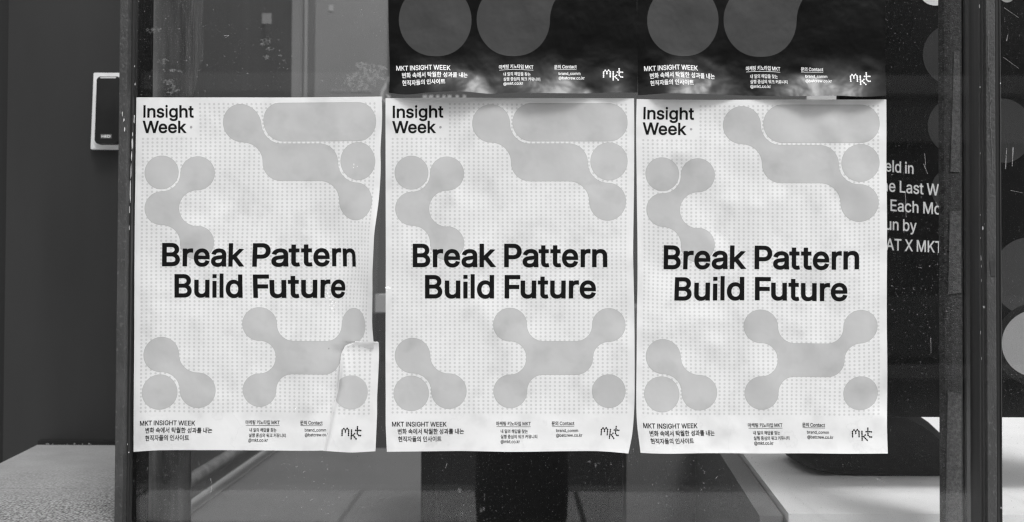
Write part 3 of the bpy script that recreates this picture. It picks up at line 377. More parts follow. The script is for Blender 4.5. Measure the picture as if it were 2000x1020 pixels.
def paper_mat(name, base, rough, kind):
    m = bpy.data.materials.new(name); m.use_nodes = True
    N, L = nt(m); p = N['Principled BSDF']
    p.inputs['Roughness'].default_value = rough
    geo = N.new('ShaderNodeNewGeometry')
    n = N.new('ShaderNodeTexNoise'); n.inputs['Scale'].default_value = 9; n.inputs['Detail'].default_value = 5
    L.new(geo.outputs['Position'], n.inputs['Vector'])
    r = N.new('ShaderNodeMapRange'); r.inputs['From Min'].default_value = 0.3; r.inputs['From Max'].default_value = 0.7
    r.inputs['To Min'].default_value = base * (0.88 if 'shape' in name else 0.94); r.inputs['To Max'].default_value = min(0.95, base * (1.07 if 'shape' in name else 1.03))
    L.new(n.outputs[0], r.inputs['Value']); col = r.outputs[0]
    n5 = N.new('ShaderNodeTexNoise'); n5.inputs['Scale'].default_value = 21; n5.inputs['Detail'].default_value = 3
    L.new(geo.outputs['Position'], n5.inputs['Vector'])
    r5 = N.new('ShaderNodeMapRange'); r5.inputs['From Min'].default_value = 0.52; r5.inputs['From Max'].default_value = 0.74
    r5.inputs['To Min'].default_value = 1.0; r5.inputs['To Max'].default_value = 0.87; L.new(n5.outputs[0], r5.inputs['Value'])
    m5 = N.new('ShaderNodeMath'); m5.operation = 'MULTIPLY'; L.new(col, m5.inputs[0]); L.new(r5.outputs[0], m5.inputs[1]); col = m5.outputs[0]
    if kind == 'white':
        # tide lines left by water near the lower edge of the sheets
        n2 = N.new('ShaderNodeTexNoise'); n2.inputs['Scale'].default_value = 4; n2.inputs['Detail'].default_value = 7; n2.inputs['Roughness'].default_value = 0.6
        L.new(geo.outputs['Position'], n2.inputs['Vector'])
        a = N.new('ShaderNodeMath'); a.operation = 'SUBTRACT'; a.inputs[1].default_value = 0.53; L.new(n2.outputs[0], a.inputs[0])
        b = N.new('ShaderNodeMath'); b.operation = 'ABSOLUTE'; L.new(a.outputs[0], b.inputs[0])
        c = N.new('ShaderNodeMapRange'); c.inputs['From Min'].default_value = 0; c.inputs['From Max'].default_value = 0.006
        c.inputs['To Min'].default_value = 1; c.inputs['To Max'].default_value = 0; L.new(b.outputs[0], c.inputs['Value'])
        sx = N.new('ShaderNodeSeparateXYZ'); L.new(geo.outputs['Position'], sx.inputs[0])
        zz = N.new('ShaderNodeMapRange'); zz.inputs['From Min'].default_value = 1.00; zz.inputs['From Max'].default_value = 0.96
        zz.inputs['To Min'].default_value = 0; zz.inputs['To Max'].default_value = 0.12; L.new(sx.outputs[2], zz.inputs['Value'])
        mu = N.new('ShaderNodeMath'); mu.operation = 'MULTIPLY'; L.new(c.outputs[0], mu.inputs[0]); L.new(zz.outputs[0], mu.inputs[1])
        mx = N.new('ShaderNodeMix'); mx.data_type = 'FLOAT'; L.new(mu.outputs[0], mx.inputs[0]); L.new(col, mx.inputs[2]); mx.inputs[3].default_value = base * 0.5
        col = mx.outputs[0]
        bs, bd, sc = 0.12, 0.0015, 900
    else:
        bs, bd, sc = 0.08, 0.0012, 900
    L.new(col, p.inputs['Base Color'])
    fine = N.new('ShaderNodeTexNoise'); fine.inputs['Scale'].default_value = sc; L.new(geo.outputs['Position'], fine.inputs['Vector'])
    bp = N.new('ShaderNodeBump'); bp.inputs['Strength'].default_value = bs; bp.inputs['Distance'].default_value = 0.0004
    L.new(fine.outputs[0], bp.inputs['Height'])
    last = bp
    mid = N.new('ShaderNodeTexNoise'); mid.inputs['Scale'].default_value = 14 if kind == 'white' else 15
    mid.inputs['Detail'].default_value = 3; mid.inputs['Distortion'].default_value = 0.1
    L.new(geo.outputs['Position'], mid.inputs['Vector'])
    b2 = N.new('ShaderNodeBump'); b2.inputs['Strength'].default_value = 0.27 if kind == 'white' else 0.34; b2.inputs['Distance'].default_value = 0.01
    L.new(mid.outputs[0], b2.inputs['Height']); L.new(bp.outputs[0], b2.inputs['Normal'])
    L.new(b2.outputs[0], p.inputs['Normal'])
    p.inputs['Specular IOR Level'].default_value = 0.35 if kind == 'white' else 0.34
    return m
M_paper = paper_mat('white_poster_paper', 0.74, 0.55, 'white')
M_shape = paper_mat('grey_printed_shape', 0.49, 0.55, 'white')
M_edge = paper_mat('shape_outline_ink', 0.34, 0.55, 'white')
M_dot = paper_mat('pale_dot_ink', 0.575, 0.55, 'white')
M_ddot = mat('grey_dot_ink', 0.33, 0.6)
M_ink = mat('black_ink', 0.005, 0.7, spec=0.12)
M_black = paper_mat('black_poster_paper', 0.002, 0.32, 'black')
M_bshape = paper_mat('charcoal_printed_shape', 0.05, 0.42, 'black')
M_wink = mat('white_ink', 0.85, 0.5)

def glass_mat():
    m = bpy.data.materials.new('dusty_window_glass'); m.use_nodes = True; N, L = nt(m); N.clear()
    out = N.new('ShaderNodeOutputMaterial'); tr = N.new('ShaderNodeBsdfTransparent'); tr.inputs[0].default_value = grey(0.96)
    gl = N.new('ShaderNodeBsdfGlossy'); gl.inputs['Roughness'].default_value = 0.02
    geo = N.new('ShaderNodeNewGeometry')
    ior = N.new('ShaderNodeMapRange'); ior.inputs['To Min'].default_value = 1.5; ior.inputs['To Max'].default_value = 1 / 1.5
    L.new(geo.outputs['Backfacing'], ior.inputs['Value'])
    fr = N.new('ShaderNodeFresnel'); L.new(ior.outputs[0], fr.inputs['IOR'])
    m1 = N.new('ShaderNodeMixShader'); L.new(fr.outputs[0], m1.inputs[0]); L.new(tr.outputs[0], m1.inputs[1]); L.new(gl.outputs[0], m1.inputs[2])
    # dust specks and a faint film of grime
    def thr(scale, lo, hi, top, stretch=(1, 1, 1), det=2):
        mp = N.new('ShaderNodeMapping'); mp.inputs['Scale'].default_value = stretch; L.new(geo.outputs['Position'], mp.inputs[0])
        n = N.new('ShaderNodeTexNoise'); n.inputs['Scale'].default_value = scale; n.inputs['Detail'].default_value = det
        L.new(mp.outputs[0], n.inputs['Vector'])
        r = N.new('ShaderNodeMapRange'); r.inputs['From Min'].default_value = lo; r.inputs['From Max'].default_value = hi
        r.inputs['To Min'].default_value = 0; r.inputs['To Max'].default_value = top; L.new(n.outputs[0], r.inputs['Value'])
        return r.outputs[0]
    a = thr(300, 0.69, 0.75, 0.32); b = thr(6, 0.45, 0.8, 0.006, det=8); c = thr(2.2, 0.40, 0.62, 1.0, det=5)
    d = thr(700, 0.67, 0.76, 0.07)
    s1 = N.new('ShaderNodeMath'); s1.operation = 'ADD'; L.new(a, s1.inputs[0]); L.new(b, s1.inputs[1])
    s2 = N.new('ShaderNodeMath'); s2.operation = 'ADD'; L.new(s1.outputs[0], s2.inputs[0]); L.new(d, s2.inputs[1])
    s3 = N.new('ShaderNodeMath'); s3.operation = 'MULTIPLY'; L.new(s2.outputs[0], s3.inputs[0])
    c1 = N.new('ShaderNodeMath'); c1.operation = 'ADD'; c1.inputs[1].default_value = 0.25; L.new(c, c1.inputs[0]); L.new(c1.outputs[0], s3.inputs[1]); s2 = s3
    df = N.new('ShaderNodeBsdfDiffuse'); df.inputs[0].default_value = grey(0.55)
    m2 = N.new('ShaderNodeMixShader'); L.new(s2.outputs[0], m2.inputs[0]); L.new(m1.outputs[0], m2.inputs[1]); L.new(df.outputs[0], m2.inputs[2])
    L.new(m2.outputs[0], out.inputs[0])
    return m
M_glass = glass_mat()
def film_mat(name, v, alpha, scale, lo, hi, stretch=(1, 1, 1)):
    m = bpy.data.materials.new(name); m.use_nodes = True; N, L = nt(m); N.clear()
    out = N.new('ShaderNodeOutputMaterial'); tr = N.new('ShaderNodeBsdfTransparent'); df = N.new('ShaderNodeBsdfDiffuse'); df.inputs[0].default_value = grey(v)
    geo = N.new('ShaderNodeNewGeometry'); mp = N.new('ShaderNodeMapping'); mp.inputs['Scale'].default_value = stretch; L.new(geo.outputs['Position'], mp.inputs[0])
    n = N.new('ShaderNodeTexNoise'); n.inputs['Scale'].default_value = scale; n.inputs['Detail'].default_value = 6; L.new(mp.outputs[0], n.inputs['Vector'])
    r = N.new('ShaderNodeMapRange'); r.inputs['From Min'].default_value = lo; r.inputs['From Max'].default_value = hi
    r.inputs['To Min'].default_value = 0; r.inputs['To Max'].default_value = alpha; L.new(n.outputs[0], r.inputs['Value'])
    mx = N.new('ShaderNodeMixShader'); L.new(r.outputs[0], mx.inputs[0]); L.new(tr.outputs[0], mx.inputs[1]); L.new(df.outputs[0], mx.inputs[2]); L.new(mx.outputs[0], out.inputs[0])
    return m
M_glue = film_mat('dried_glue_residue', 0.4, 0.15, 150, 0.42, 0.60)
M_thin = film_mat('faint_scratch_film', 0.6, 0.55, 900, 0.35, 0.6)
M_film = film_mat('brushed_dirt_film', 0.5, 0.045, 60, 0.30, 0.75, (4, 1, 0.25))
M_peel = mat('torn_paper_fibre', 0.92, 0.9)

# ================================================================== THE STREET BEHIND THE CAMERA (mirrored in the panes)
M_pave = mat('pale_pavement', 0.7, 0.85, var=0.12, scale=6)
M_pave2 = mat('pavement_joint', 0.10, 0.9)
M_road = mat('asphalt', 0.08, 0.9, var=0.2, scale=10)
M_fac = mat('dim_facade_render', 0.035, 0.8, var=0.1, scale=2)
M_fac2 = mat('pale_facade_band', 0.5, 0.8)
M_facd = mat('dark_facade_glass', 0.03, 0.2)
g = MB(); g.box(-60, 60, -60, 60, -0.30, -0.12); structure(g.out('road', M_road))
g = MB(); g.box(-30, 30, -3.95, 0.0, -0.12, 0.0); structure(g.out('pavement', M_pave))
g = MB(); g.box(-30, 30, -4.10, -3.955, -0.12, 0.004, 0.01); kb = structure(g.out('kerb', mat('kerb_stone', 0.22, 0.8)))
slab_me = None
for j, y in enumerate((-0.9, -2.05, -3.2)):
    g = MB(); g.box(-14, 14, y - 0.012, y + 0.012, 0.0005, 0.0045); structure(g.out('pavement_joint', M_pave2))
for k in range(-6, 7):
    g = MB(); g.box(k * 1.2 + 0.35, k * 1.2 + 0.372, -3.94, -0.02, 0.0045, 0.0085); structure(g.out('pavement_joint', M_pave2))
B = empty('office_building', (0, -14, 0), 'dim rendered office block across the street mirrored in the glass', 'building')
MB().box(-24, 24, -20, -14, 0, 9.4).out('wall', M_fac, B)
MB().box(-24, 24, -13.99, -13.9, 0, 0.95).out('plinth', mat('plinth_stone', 0.2, 0.8), B)
MB().box(-24, 24, -13.99, -13.5, 4.05, 4.34, 0.02).out('canopy', M_fac2, B)
MB().box(-24, 24, -13.99, -13.85, 3.37, 4.04).out('sign_band', mat('mid_facade_band', 0.36, 0.8), B)
wme = None
for k in range(-9, 10):
    for z0, z1 in ((1.05, 3.25), (5.0, 6.7), (7.6, 9.3)):
        MB().box(k * 2.4 - 0.9, k * 2.4 + 0.9, -13.99, -13.96, z0, z1).out('window', M_facd, B)
MB().box(-24, 24, -11.9, -11.6, -0.11, 0.05).out('kerb_stone', M_fac2, B)

# ================================================================== LEFT: METAL WALL, LEDGE, CARD READER
YW = 0.82
hz = atz(1000, 868, 0).z
cw = at(75, 868, YW); ZL = cw.z; XL = cw.x
xr_wall = X(262, YW)
LW = empty('metal_wall', (XL, YW, ZL), 'plain dark grey painted metal wall above the granite ledge at far left', 'wall')
xj = X(10.5, YW)
MB().box(xj, xr_wall, YW, YW + 0.10, ZL - 0.8, 3.4).out('painted_panel', M_wall, LW)
MB().box(xj - 0.30, xj - 0.001, YW + 0.012, YW + 0.09, ZL - 0.8, 3.4).out('joint_recess', M_gap, LW)
g = MB(); g.box(XL + 0.002, xr_wall, YW - 0.008, YW - 0.001, ZL, ZL + 0.010); g.out('base_seal', M_gap, LW)
for i in range(9):
    g = MB(); x = random.uniform(XL + 0.02, XL + 0.2); r = random.uniform(0.0008, 0.002)
    g.box(x - r, x + r, YW - 0.014 - r, YW - 0.014 + r, ZL + 0.002, ZL + 0.002 + r * 2, r * 0.4, 1)
    g.out('crumb', M_granite, LW)
# ledge: a smooth far slab and a rough near slab
ysm = atz(1000, 958, ZL).y
def ledge_x(y): return -0.66 - 0.19 * y
pL = atz(0, 905, ZL)
def ledge_l(y): return XL + (pL.x - XL) * (YW - y) / (YW - pL.y)
GL1 = empty('granite_ledge', (XL, 0.3, ZL), 'speckled grey granite ledge at the foot of the dark wall, lower left', 'ledge')
g = MB(); g.prism([(ledge_l(ysm), ysm + 0.0003), (ledge_x(ysm), ysm + 0.0003), (ledge_x(YW), YW - 0.001), (XL, YW - 0.001)], 'z', ZL - 0.8, ZL, 0.0006); g.out('smooth_slab', M_granite, GL1)
g = MB(); g.prism([(ledge_l(-0.3), -0.30), (ledge_x(0.0) - 0.10, -0.30), (ledge_x(0.0) - 0.1, -0.035), (ledge_x(0.0), -0.035), (ledge_x(ysm), ysm - 0.0003), (ledge_l(ysm), ysm - 0.0003)], 'z', ZL - 0.8, ZL - 0.0004, 0.0006); g.out('rough_slab', M_granite2, GL1)
# reader
CR = empty('card_reader', at(207, 217, YW), 'black card reader on a pale backplate screwed to the dark wall', 'card reader')
def rp(px, py, Y): return at(px, py, Y)
def plate(name, corners, Y0, Y1, m, parent, r=0.004, bev=0.0015):
    """corners in photo px (x0,x1,y0,y1, lean of the sides) on the wall, built from Y1 (front) to Y0 (back)"""
    x0, x1, y0, y1, lean = corners
    a = at(x0, y0, Y1); b = at(x1, y1, Y1)
    cx, cz = (a.x + b.x) / 2, (a.z + b.z) / 2
    pts = rrect(a.x, b.x, b.z, a.z, r)
    sh = math.tan(lean)
    pts = [(p[0] + (p[1] - cz) * sh, p[1]) for p in pts]
    g = MB(); g.prism(pts, 'y', Y0, Y1, bev)
    return g.out(name, m, parent, smooth=True)
plate('backplate', (180.5, 236, 142, 292, R(1.6)), YW - 0.001, YW - 0.014, M_plate, CR, 0.003)
plate('gasket', (185.5, 233.5, 147, 284, R(1.3)), YW - 0.0145, YW - 0.017, M_plate, CR, 0.012, 0.0008)
plate('housing', (187, 232.5, 149, 281.5, R(1.3)), YW - 0.0175, YW - 0.040, M_reader, CR, 0.011, 0.003)
plate('light_strip', (195.5, 226.5, 150.2, 153.2, R(1.3)), YW - 0.030, YW - 0.0412, M_led, CR, 0.0015, 0.0004)
bd = plate('badge', (196.2, 218.2, 262, 270.8, 0), YW - 0.0395, YW - 0.0408, M_badge, CR, 0.001, 0.0002)
tr = []
for ch, a, b in (('H', 198.2, 204.2), ('I', 205.0, 207.2), ('D', 208.4, 215.8)):
    tr += glyph_box(ch, a, b, 269, 5.2, 0.38)
me = bpy.data.meshes.new('badge_lettering'); vs = []; fs = []
for t in tr:
    fs.append(tuple(range(len(vs), len(vs) + 3))); vs += [at(p[0], p[1], YW - 0.0412) for p in t]
me.from_pydata(vs, [], fs); lt = link('badge_lettering', me, M_white, CR)

# ================================================================== FRAME POSTS
def vpost(name, label, parts, extra=None):
    xc = X(parts[0][1], 0)
    E = empty(name, (xc, 0, 0.0), label, 'post', 'steel posts of the glazing frame')
    for pn, px0, px1, yf, yb, m, bev in parts:
        MB().box(X(px0, yf), X(px1, yf), yf, yb, 0.0, 3.0, bev).out(pn, m, E)
    return E
PL = vpost('steel_post', 'dark grey steel post left of the posters, beside the card reader', [
    ('post_body', 228.5, 244.6, -0.030, 0.0, M_post, 0.002),
    ('groove', 244.7, 249, -0.016, 0.0, M_bead, 0.0005),
    ('glazing_bead', 249.2, 256.0, -0.014, 0.0, M_beadd, 0.0015),
    ('rubber_seal', 256.5, 261.5, -0.004, 0.0, M_bead, 0.0005)])
PR = vpost('steel_post', 'dark grey steel post near the right edge with scratched paint and a dark tape mark', [
    ('glazing_bead', 1913.0, 1919.5, -0.016, 0.02, M_beadg, 0.001),
    ('groove', 1919.6, 1927.5, -0.021, 0.02, M_beadg, 0.0015),
    ('post_body', 1927.6, 1946, -0.030, 0.02, M_post, 0.002),
    ('side_cover', 1946.1, 1954.2, -0.020, 0.02, M_bead, 0.001),
    ('edge_strip', 1954.3, 1956, -0.022, 0.02, M_beadg, 0.0003)])
# chips of paint: small irregular flakes lying on the steel
def flake(parent, px, py, w, h, Y, m, name='paint_chip', n=9):
    c = at(px, py, Y); s = 0.000864
    pts = []
    for i in range(n):
        a = 2 * math.pi * i / n; r = random.uniform(0.55, 1.1)
        pts.append((c.x + math.cos(a) * w * s * r / 2, c.z + math.sin(a) * h * s * r / 2))
    g = MB(); g.prism(pts, 'y', Y, Y - 0.0006); return g.out(name, m, parent)
for px, py, w, h in ((264, 165, 1.6, 6), (263, 130, 1.2, 5), (262.6, 228, 2, 8), (262, 236, 1.6, 14), (259, 262, 1.8, 10), (258.6, 282, 3, 26), (257, 306, 2, 22),
                     (256, 335, 2, 34), (254.5, 374, 2.2, 44), (253.2, 410, 1.8, 22), (252.5, 446, 1.5, 10), (242, 235, 3, 7), (243.5, 253, 3, 13), (239, 222, 1.2, 12),
                     (250.5, 522, 1.2, 4), (248.6, 655, 1.4, 5), (249.2, 868, 1.2, 4), (251.6, 884, 2, 3)):
    flake(PL, px, py, w, h, -0.0305 if px < 245 else -0.0145, M_chip)
for px, py, w, h in ((1913, 12, 2, 8), (1914, 170, 3, 4), (1914.5, 420, 1.2, 3), (1919.5, 446, 3, 8), (1923, 437, 1.5, 4), (1916, 504, 1.6, 12), (1916.8, 548, 1.5, 8), (1916.5, 520, 1.2, 6), (1915, 465, 1.3, 4),
                     (1922, 600, 6, 6), (1925, 603, 3, 8), (1917, 700, 1.2, 6), (1914.3, 300, 1, 5), (1953.6, 163, 2, 3), (1915, 650, 1.1, 9), (1955, 992, 2, 5)):
    flake(PR, px, py, w, h, (-0.0165 if px < 1919 else -0.0215) if px < 1940 else -0.0225, M_chip)
def strip(name, quad, Y, m, parent, d=0.0004):
    pts = [(at(a, b, Y).x, at(a, b, Y).z) for a, b in quad]
    g = MB(); g.prism(pts[::-1], 'y', Y, Y - d); return g.out(name, m, parent)
strip('tape_mark', [(1932.6, 509.5), (1943.6, 509), (1944, 540), (1935.5, 540)], -0.0304, mat('old_dark_tape', 0.025, 0.6, var=0.3, scale=80), PR)
strip('scratch', [(1925.8, 90), (1926.6, 90), (1928, 150), (1927.2, 150)], -0.0305, M_beadg, PR)
M_scr = mat('scratched_bare_paint', 0.11, 0.5)
for a, b, c, d_ in ((1929, 60, 1930.5, 140), (1930, 130, 1931.5, 165), (1932, 170, 1935, 215), (1934, 200, 1933, 260), (1935, 250, 1937, 300), (1929, 20, 1928.5, 70), (1938, 290, 1937, 330)):
    strip('scratch', [(a, b), (a + 0.9, b), (c + 0.7, d_), (c, d_)], -0.0305, M_scr, PR)

# rails above and below, outside the picture
RB = MB().box(X(262, 0) , X(1913, 0), -0.02, 0.05, 0.05, 0.18).out('bottom_rail', M_post); thing(RB, 'dark steel rail under the glass panes', 'rail')
RT = MB().box(X(262, 0), X(1913, 0), -0.02, 0.05, 2.55, 2.68).out('top_rail', M_post); thing(RT, 'dark steel rail above the glass panes', 'rail')
GP = MB().box(X(261.6, 0), X(1912.9, 0), 0.001, 0.009, 0.181, 2.549).out('window_pane', M_glass); thing(GP, 'large dusty glass pane between the two steel posts, carrying the posters', 'glass pane')
GP2 = MB().box(X(1956.1, 0), X(2700, 0), 0.001, 0.009, 0.181, 2.549).out('window_pane', M_glass); thing(GP2, 'dusty glass pane right of the right steel post', 'glass pane')
# ================================================================== POSTERS
class TPS:
    def __init__(s, ctrl):
        s.p = np.array([c[:2] for c in ctrl], float); q = np.array([c[2:4] for c in ctrl], float)
        n = len(s.p)
        K = s.U(s.p, s.p) + np.eye(n) * 0.5
        P = np.hstack([np.ones((n, 1)), s.p])
        A = np.zeros((n + 3, n + 3)); A[:n, :n] = K; A[:n, n:] = P; A[n:, :n] = P.T
        s.w = np.linalg.solve(A, np.vstack([q, np.zeros((3, 2))]))
    @staticmethod
    def U(a, b):
        d2 = ((a[:, None, :] - b[None, :, :]) ** 2).sum(-1) / 1e4
        return np.where(d2 > 0, d2 * np.log(d2 + 1e-12), 0) * 100
    def __call__(s, uv):
        uv = np.asarray(uv, float)
        return s.U(uv, s.p) @ s.w[:-3] + np.hstack([np.ones((len(uv), 1)), uv]) @ s.w[-3:]
ROTN = np.array(ROT); CAMN = np.array(CAM)
def at_np(xy, Y):
    d = np.stack([(xy[:, 0] - 1000) / FPX, -(xy[:, 1] - 510) / FPX, -np.ones(len(xy))], 1) @ ROTN.T
    t = (Y - CAMN[1]) / d[:, 1]
    return CAMN + d * t[:, None]

U0, U1, V0, V1 = 753.0, 1240.0, 192.0, 882.0       # the sheet in design units
class Sheet:
    def __init__(s, ctrl, depth): s.t = TPS(ctrl); s.depth = depth
    def pos(s, uv, lift=0.0):
        uv = np.asarray(uv, float); xy = s.t(uv); return at_np(xy, -(s.depth(uv, xy) + lift))
def bumps(seed, n, amp, r0, r1, base):
    rs = np.random.RandomState(seed)
    c = np.stack([rs.uniform(U0, U1, n), rs.uniform(V0, V1, n)], 1); r = rs.uniform(r0, r1, n); a = rs.uniform(-amp, amp, n)
    an = rs.uniform(0, math.pi, n); st = rs.uniform(1, 2.4, n)
    def f(uv):
        o = np.full(len(uv), base)
        for i in range(n):
            dx = uv[:, 0] - c[i, 0]; dy = uv[:, 1] - c[i, 1]
            e = (dx * math.cos(an[i]) + dy * math.sin(an[i])) / st[i]; g_ = -dx * math.sin(an[i]) + dy * math.cos(an[i])
            o = o + a[i] * np.exp(-(e * e + g_ * g_) / (r[i] ** 2))
        return np.maximum(o, 0.0004)
    return f
def grid_sheet(name, sh, m, parent, step=5.0, region=None, us=None, vs=None, lift=0.0):
    us = np.linspace(U0, U1, int((U1 - U0) / step)) if us is None else us
    vs = np.linspace(V0, V1, int((V1 - V0) / step)) if vs is None else vs
    G = np.stack(np.meshgrid(us, vs), -1).reshape(-1, 2)
    P = sh.pos(G, lift); nu = len(us); nv = len(vs)
    fs = [(j * nu + i, (j + 1) * nu + i, (j + 1) * nu + i + 1, j * nu + i + 1) for j in range(nv - 1) for i in range(nu - 1)]
    # thin back side so the sheet has thickness
    n = len(P); B_ = P.copy(); B_[:, 1] += 0.00015
    allv = np.vstack([P, B_])
    fs2 = [(n + d_, n + c_, n + b_, n + a_) for a_, b_, c_, d_ in fs]
    rim = []
    top = [i for i in range(nu)]; right = [j * nu + nu - 1 for j in range(nv)]; bot = [(nv - 1) * nu + i for i in range(nu)][::-1]; left = [j * nu for j in range(nv)][::-1]
    loop = top[:-1] + right[:-1] + bot[:-1] + left[:-1]
    for k in range(len(loop)):
        a_, b_ = loop[k], loop[(k + 1) % len(loop)]; rim.append((a_, b_, b_ + n, a_ + n))
    me = bpy.data.meshes.new(name); me.from_pydata(allv.tolist(), [], fs + fs2 + rim)
    o = link(name, me, m, parent, smooth=True)
    try: me.set_sharp_from_angle(angle=R(50))
    except Exception: pass
    return o
def print_mesh(name, tris, sh, lift, m, parent, cut=6.0):
    b = bmesh.new(); key = {}
    def V(p):
        k = (round(p[0], 3), round(p[1], 3))
        if k not in key: key[k] = b.verts.new((p[0], p[1], 0))
        return key[k]
    for t in tris:
        v = [V(p) for p in t]
        if len(set(v)) == 3:
            try: b.faces.new(v)
            except ValueError: pass
    if cut:
        xs = [v.co.x for v in b.verts]; ys = [v.co.y for v in b.verts]
        for ax, lo, hi in ((0, min(xs), max(xs)), (1, min(ys), max(ys))):
            k = math.ceil(lo / cut) * cut
            while k < hi:
                co = (k, 0, 0) if ax == 0 else (0, k, 0); no = (1, 0, 0) if ax == 0 else (0, 1, 0)
                bmesh.ops.bisect_plane(b, geom=b.verts[:] + b.edges[:] + b.faces[:], plane_co=co, plane_no=no, dist=1e-4)
                k += cut
    for f in b.faces:
        f.normal_update()
        if f.normal.z > 0: f.normal_flip()
    b.verts.ensure_lookup_table()
    uv = np.array([(v.co.x, v.co.y) for v in b.verts]); P = sh.pos(uv, lift)
    for v, p in zip(b.verts, P): v.co = p
    me = bpy.data.meshes.new(name); b.to_mesh(me); b.free()
    return link(name, me, m, parent, smooth=True)

# ---- outlines of the printed shapes (design units)
def arc(cx, cy, rx, ry, a0, a1, n=14):
    return [(cx + rx * math.cos(R(a0 + (a1 - a0) * i / n)), cy + ry * math.sin(R(a0 + (a1 - a0) * i / n))) for i in range(n + 1)]
# y grows downwards: angle 0 = right, 90 = down, 180 = left, 270 = up
def circle(cx, cy, rx, ry=None, n=56): return arc(cx, cy, rx, ry or rx, 0, 360 * (n - 1) / n, n - 1)
S_pill = arc(1038, 239.2, 36.6, 36.6, 90, 270, 28) + arc(1189.5, 239.2, 36.6, 36.6, 270, 450, 28)
def blob_top():
    A = (959.3, 241.5); C1 = (1035, 317.4); C2 = (1110.5, 317.4); D = (1187.1, 394.2); r = 36.4
    p = arc(*A, r, r, 90, 360, 42)                                  # round A from its bottom, left, top, to its right
    p += arc(C1[0], A[1], C1[0] - A[0] - r, C1[1] - r - A[1], 180, 90)   # hollow down to C1's top
    p += arc(*C2, r, r, 270, 360)                                   # top right of C
    p += arc(D[0], C2[1], D[0] - C2[0] - r, D[1] - r - C2[1], 180, 90)
    p += arc(*D, r, r, 270, 540, 42)                                # round D: top, right, bottom, left
    p += arc(C2[0], D[1], D[0] - r - C2[0], D[1] - C2[1] - r, 360, 270)
    p += arc(*C1, r, r, 90, 180)
    p += arc(A[0], C1[1], C1[0] - r - A[0], C1[1] - A[1] - r, 360, 270)
    return p
def blob_left():
    G = (873.1, 339.3); H = (805, 407.8); I = (873.3, 475.5); r = 32.6
    p = arc(*G, r, r, 180, 450, 42)
    p += arc(G[0], H[1], G[0] - H[0] - r, H[1] - G[1] - r, 270, 90, 28)
    p += arc(*I, r, r, 270, 540, 42)
    p += arc(H[0], I[1], I[0] - r - H[0], I[1] - H[1] - r, 360, 270)
    p += arc(*H, r, r, 90, 270, 28)
    p += arc(H[0], G[1], G[0] - r - H[0], H[1] - r - G[1], 90, 0)
    return p
def blob_bottom():
    J = (996.2, 634.3); K = (996.6, 764.6); M1 = (1060.6, 699.3); M2 = (1125.2, 699.3); Nn = (1189.2, 635); r = 32.3
    p = arc(*J, r, r, 90, 360, 42)
    p += arc(M1[0], J[1], M1[0] - J[0] - r, M1[1] - r - J[1], 180, 90)
    p += arc(M2[0], Nn[1], Nn[0] - r - M2[0], M2[1] - r - Nn[1], 90, 0)
    p += arc(*Nn, r, r, 180, 450, 42)
    p += arc(Nn[0], M2[1], Nn[0] - M2[0] - r, M2[1] - Nn[1] - r, 270, 180)
    p += arc(*M2, r, r, 0, 90)
    p += arc(M1[0], K[1], M1[0] - K[0] - r, K[1] - M1[1] - r, 270, 180)
    p += arc(*K, r, r, 0, 270, 42)
    p += arc(K[0], M1[1], M1[0] - r - K[0] + 0.3, K[1] - M1[1] - r, 90, -90, 28)
    return p
def blob_small():
    P = (805.75, 694.8); Q = (876.75, 764.3); r = 34
    p = arc(*P, r, r, 90, 360, 42)
    p += arc(Q[0], P[1], Q[0] - P[0] - r, Q[1] - P[1] - r, 180, 90)
    p += arc(*Q, r, r, 270, 540, 42)
    p += arc(P[0], Q[1], Q[0] - P[0] - r, Q[1] - P[1] - r, 360, 270)
    return p
def clean(l):
    o = []
    for q in l:
        if not o or math.hypot(q[0] - o[-1][0], q[1] - o[-1][1]) > 0.05: o.append(q)
    if math.hypot(o[0][0] - o[-1][0], o[0][1] - o[-1][1]) <= 0.05: o.pop()
    return o
SHAPES = [('branched_shape', blob_top()), ('pill_shape', S_pill), ('circle_shape', circle(1189.6, 315.5, 36.5)),
          ('circle_shape', circle(803.6, 337.5, 32.4)), ('branched_shape', blob_left()), ('branched_shape', blob_bottom()),
          ('branched_shape', blob_small()), ('circle_shape', circle(803.2, 768.5, 34)), ('circle_shape', circle(1189, 764.3, 32.3))]
SHAPES = [(n, clean(l)) for n, l in SHAPES]

def glyph_row(spec, base, caph, bold):
    t = []
    for ch, a, b in spec: t += glyph_box(ch, a, b, base, caph, bold)
    return t
k1 = lambda v: 790 + v / 4.762
H1 = [('B', 77, 240), ('r', 264, 360), ('e', 367, 517), ('a', 530, 676), ('k', 697, 846), ('P', 925, 1087), ('a', 1095, 1241), ('t', 1243, 1342), ('t', 1352, 1452), ('e', 1460, 1611), ('r', 1634, 1727), ('n', 1742, 1887)]
H2 = [('B', 191, 352), ('u', 375, 520), ('l', 615, 653), ('d', 674, 833), ('F', 930, 1075), ('u', 1078, 1223), ('t', 1237, 1336), ('u', 1352, 1497), ('r', 1526, 1620), ('e', 1627, 1780)]
def quad(x0, x1, y0, y1): return [[(x0, y0), (x1, y0), (x1, y1)], [(x0, y0), (x1, y1), (x0, y1)]]
HEAD1 = glyph_row([(c, k1(a), k1(b)) for c, a, b in H1], 522.1, 45.9, 1.7)
HEAD2 = glyph_row([(c, k1(a), k1(b)) for c, a, b in H2], 583.2, 45.9, 1.7)
HEAD2 += quad(k1(547), k1(587), 460 + 430 / 4.762, 583.2) + quad(k1(547), k1(587), 460 + 367 / 4.762, 460 + 404 / 4.762)
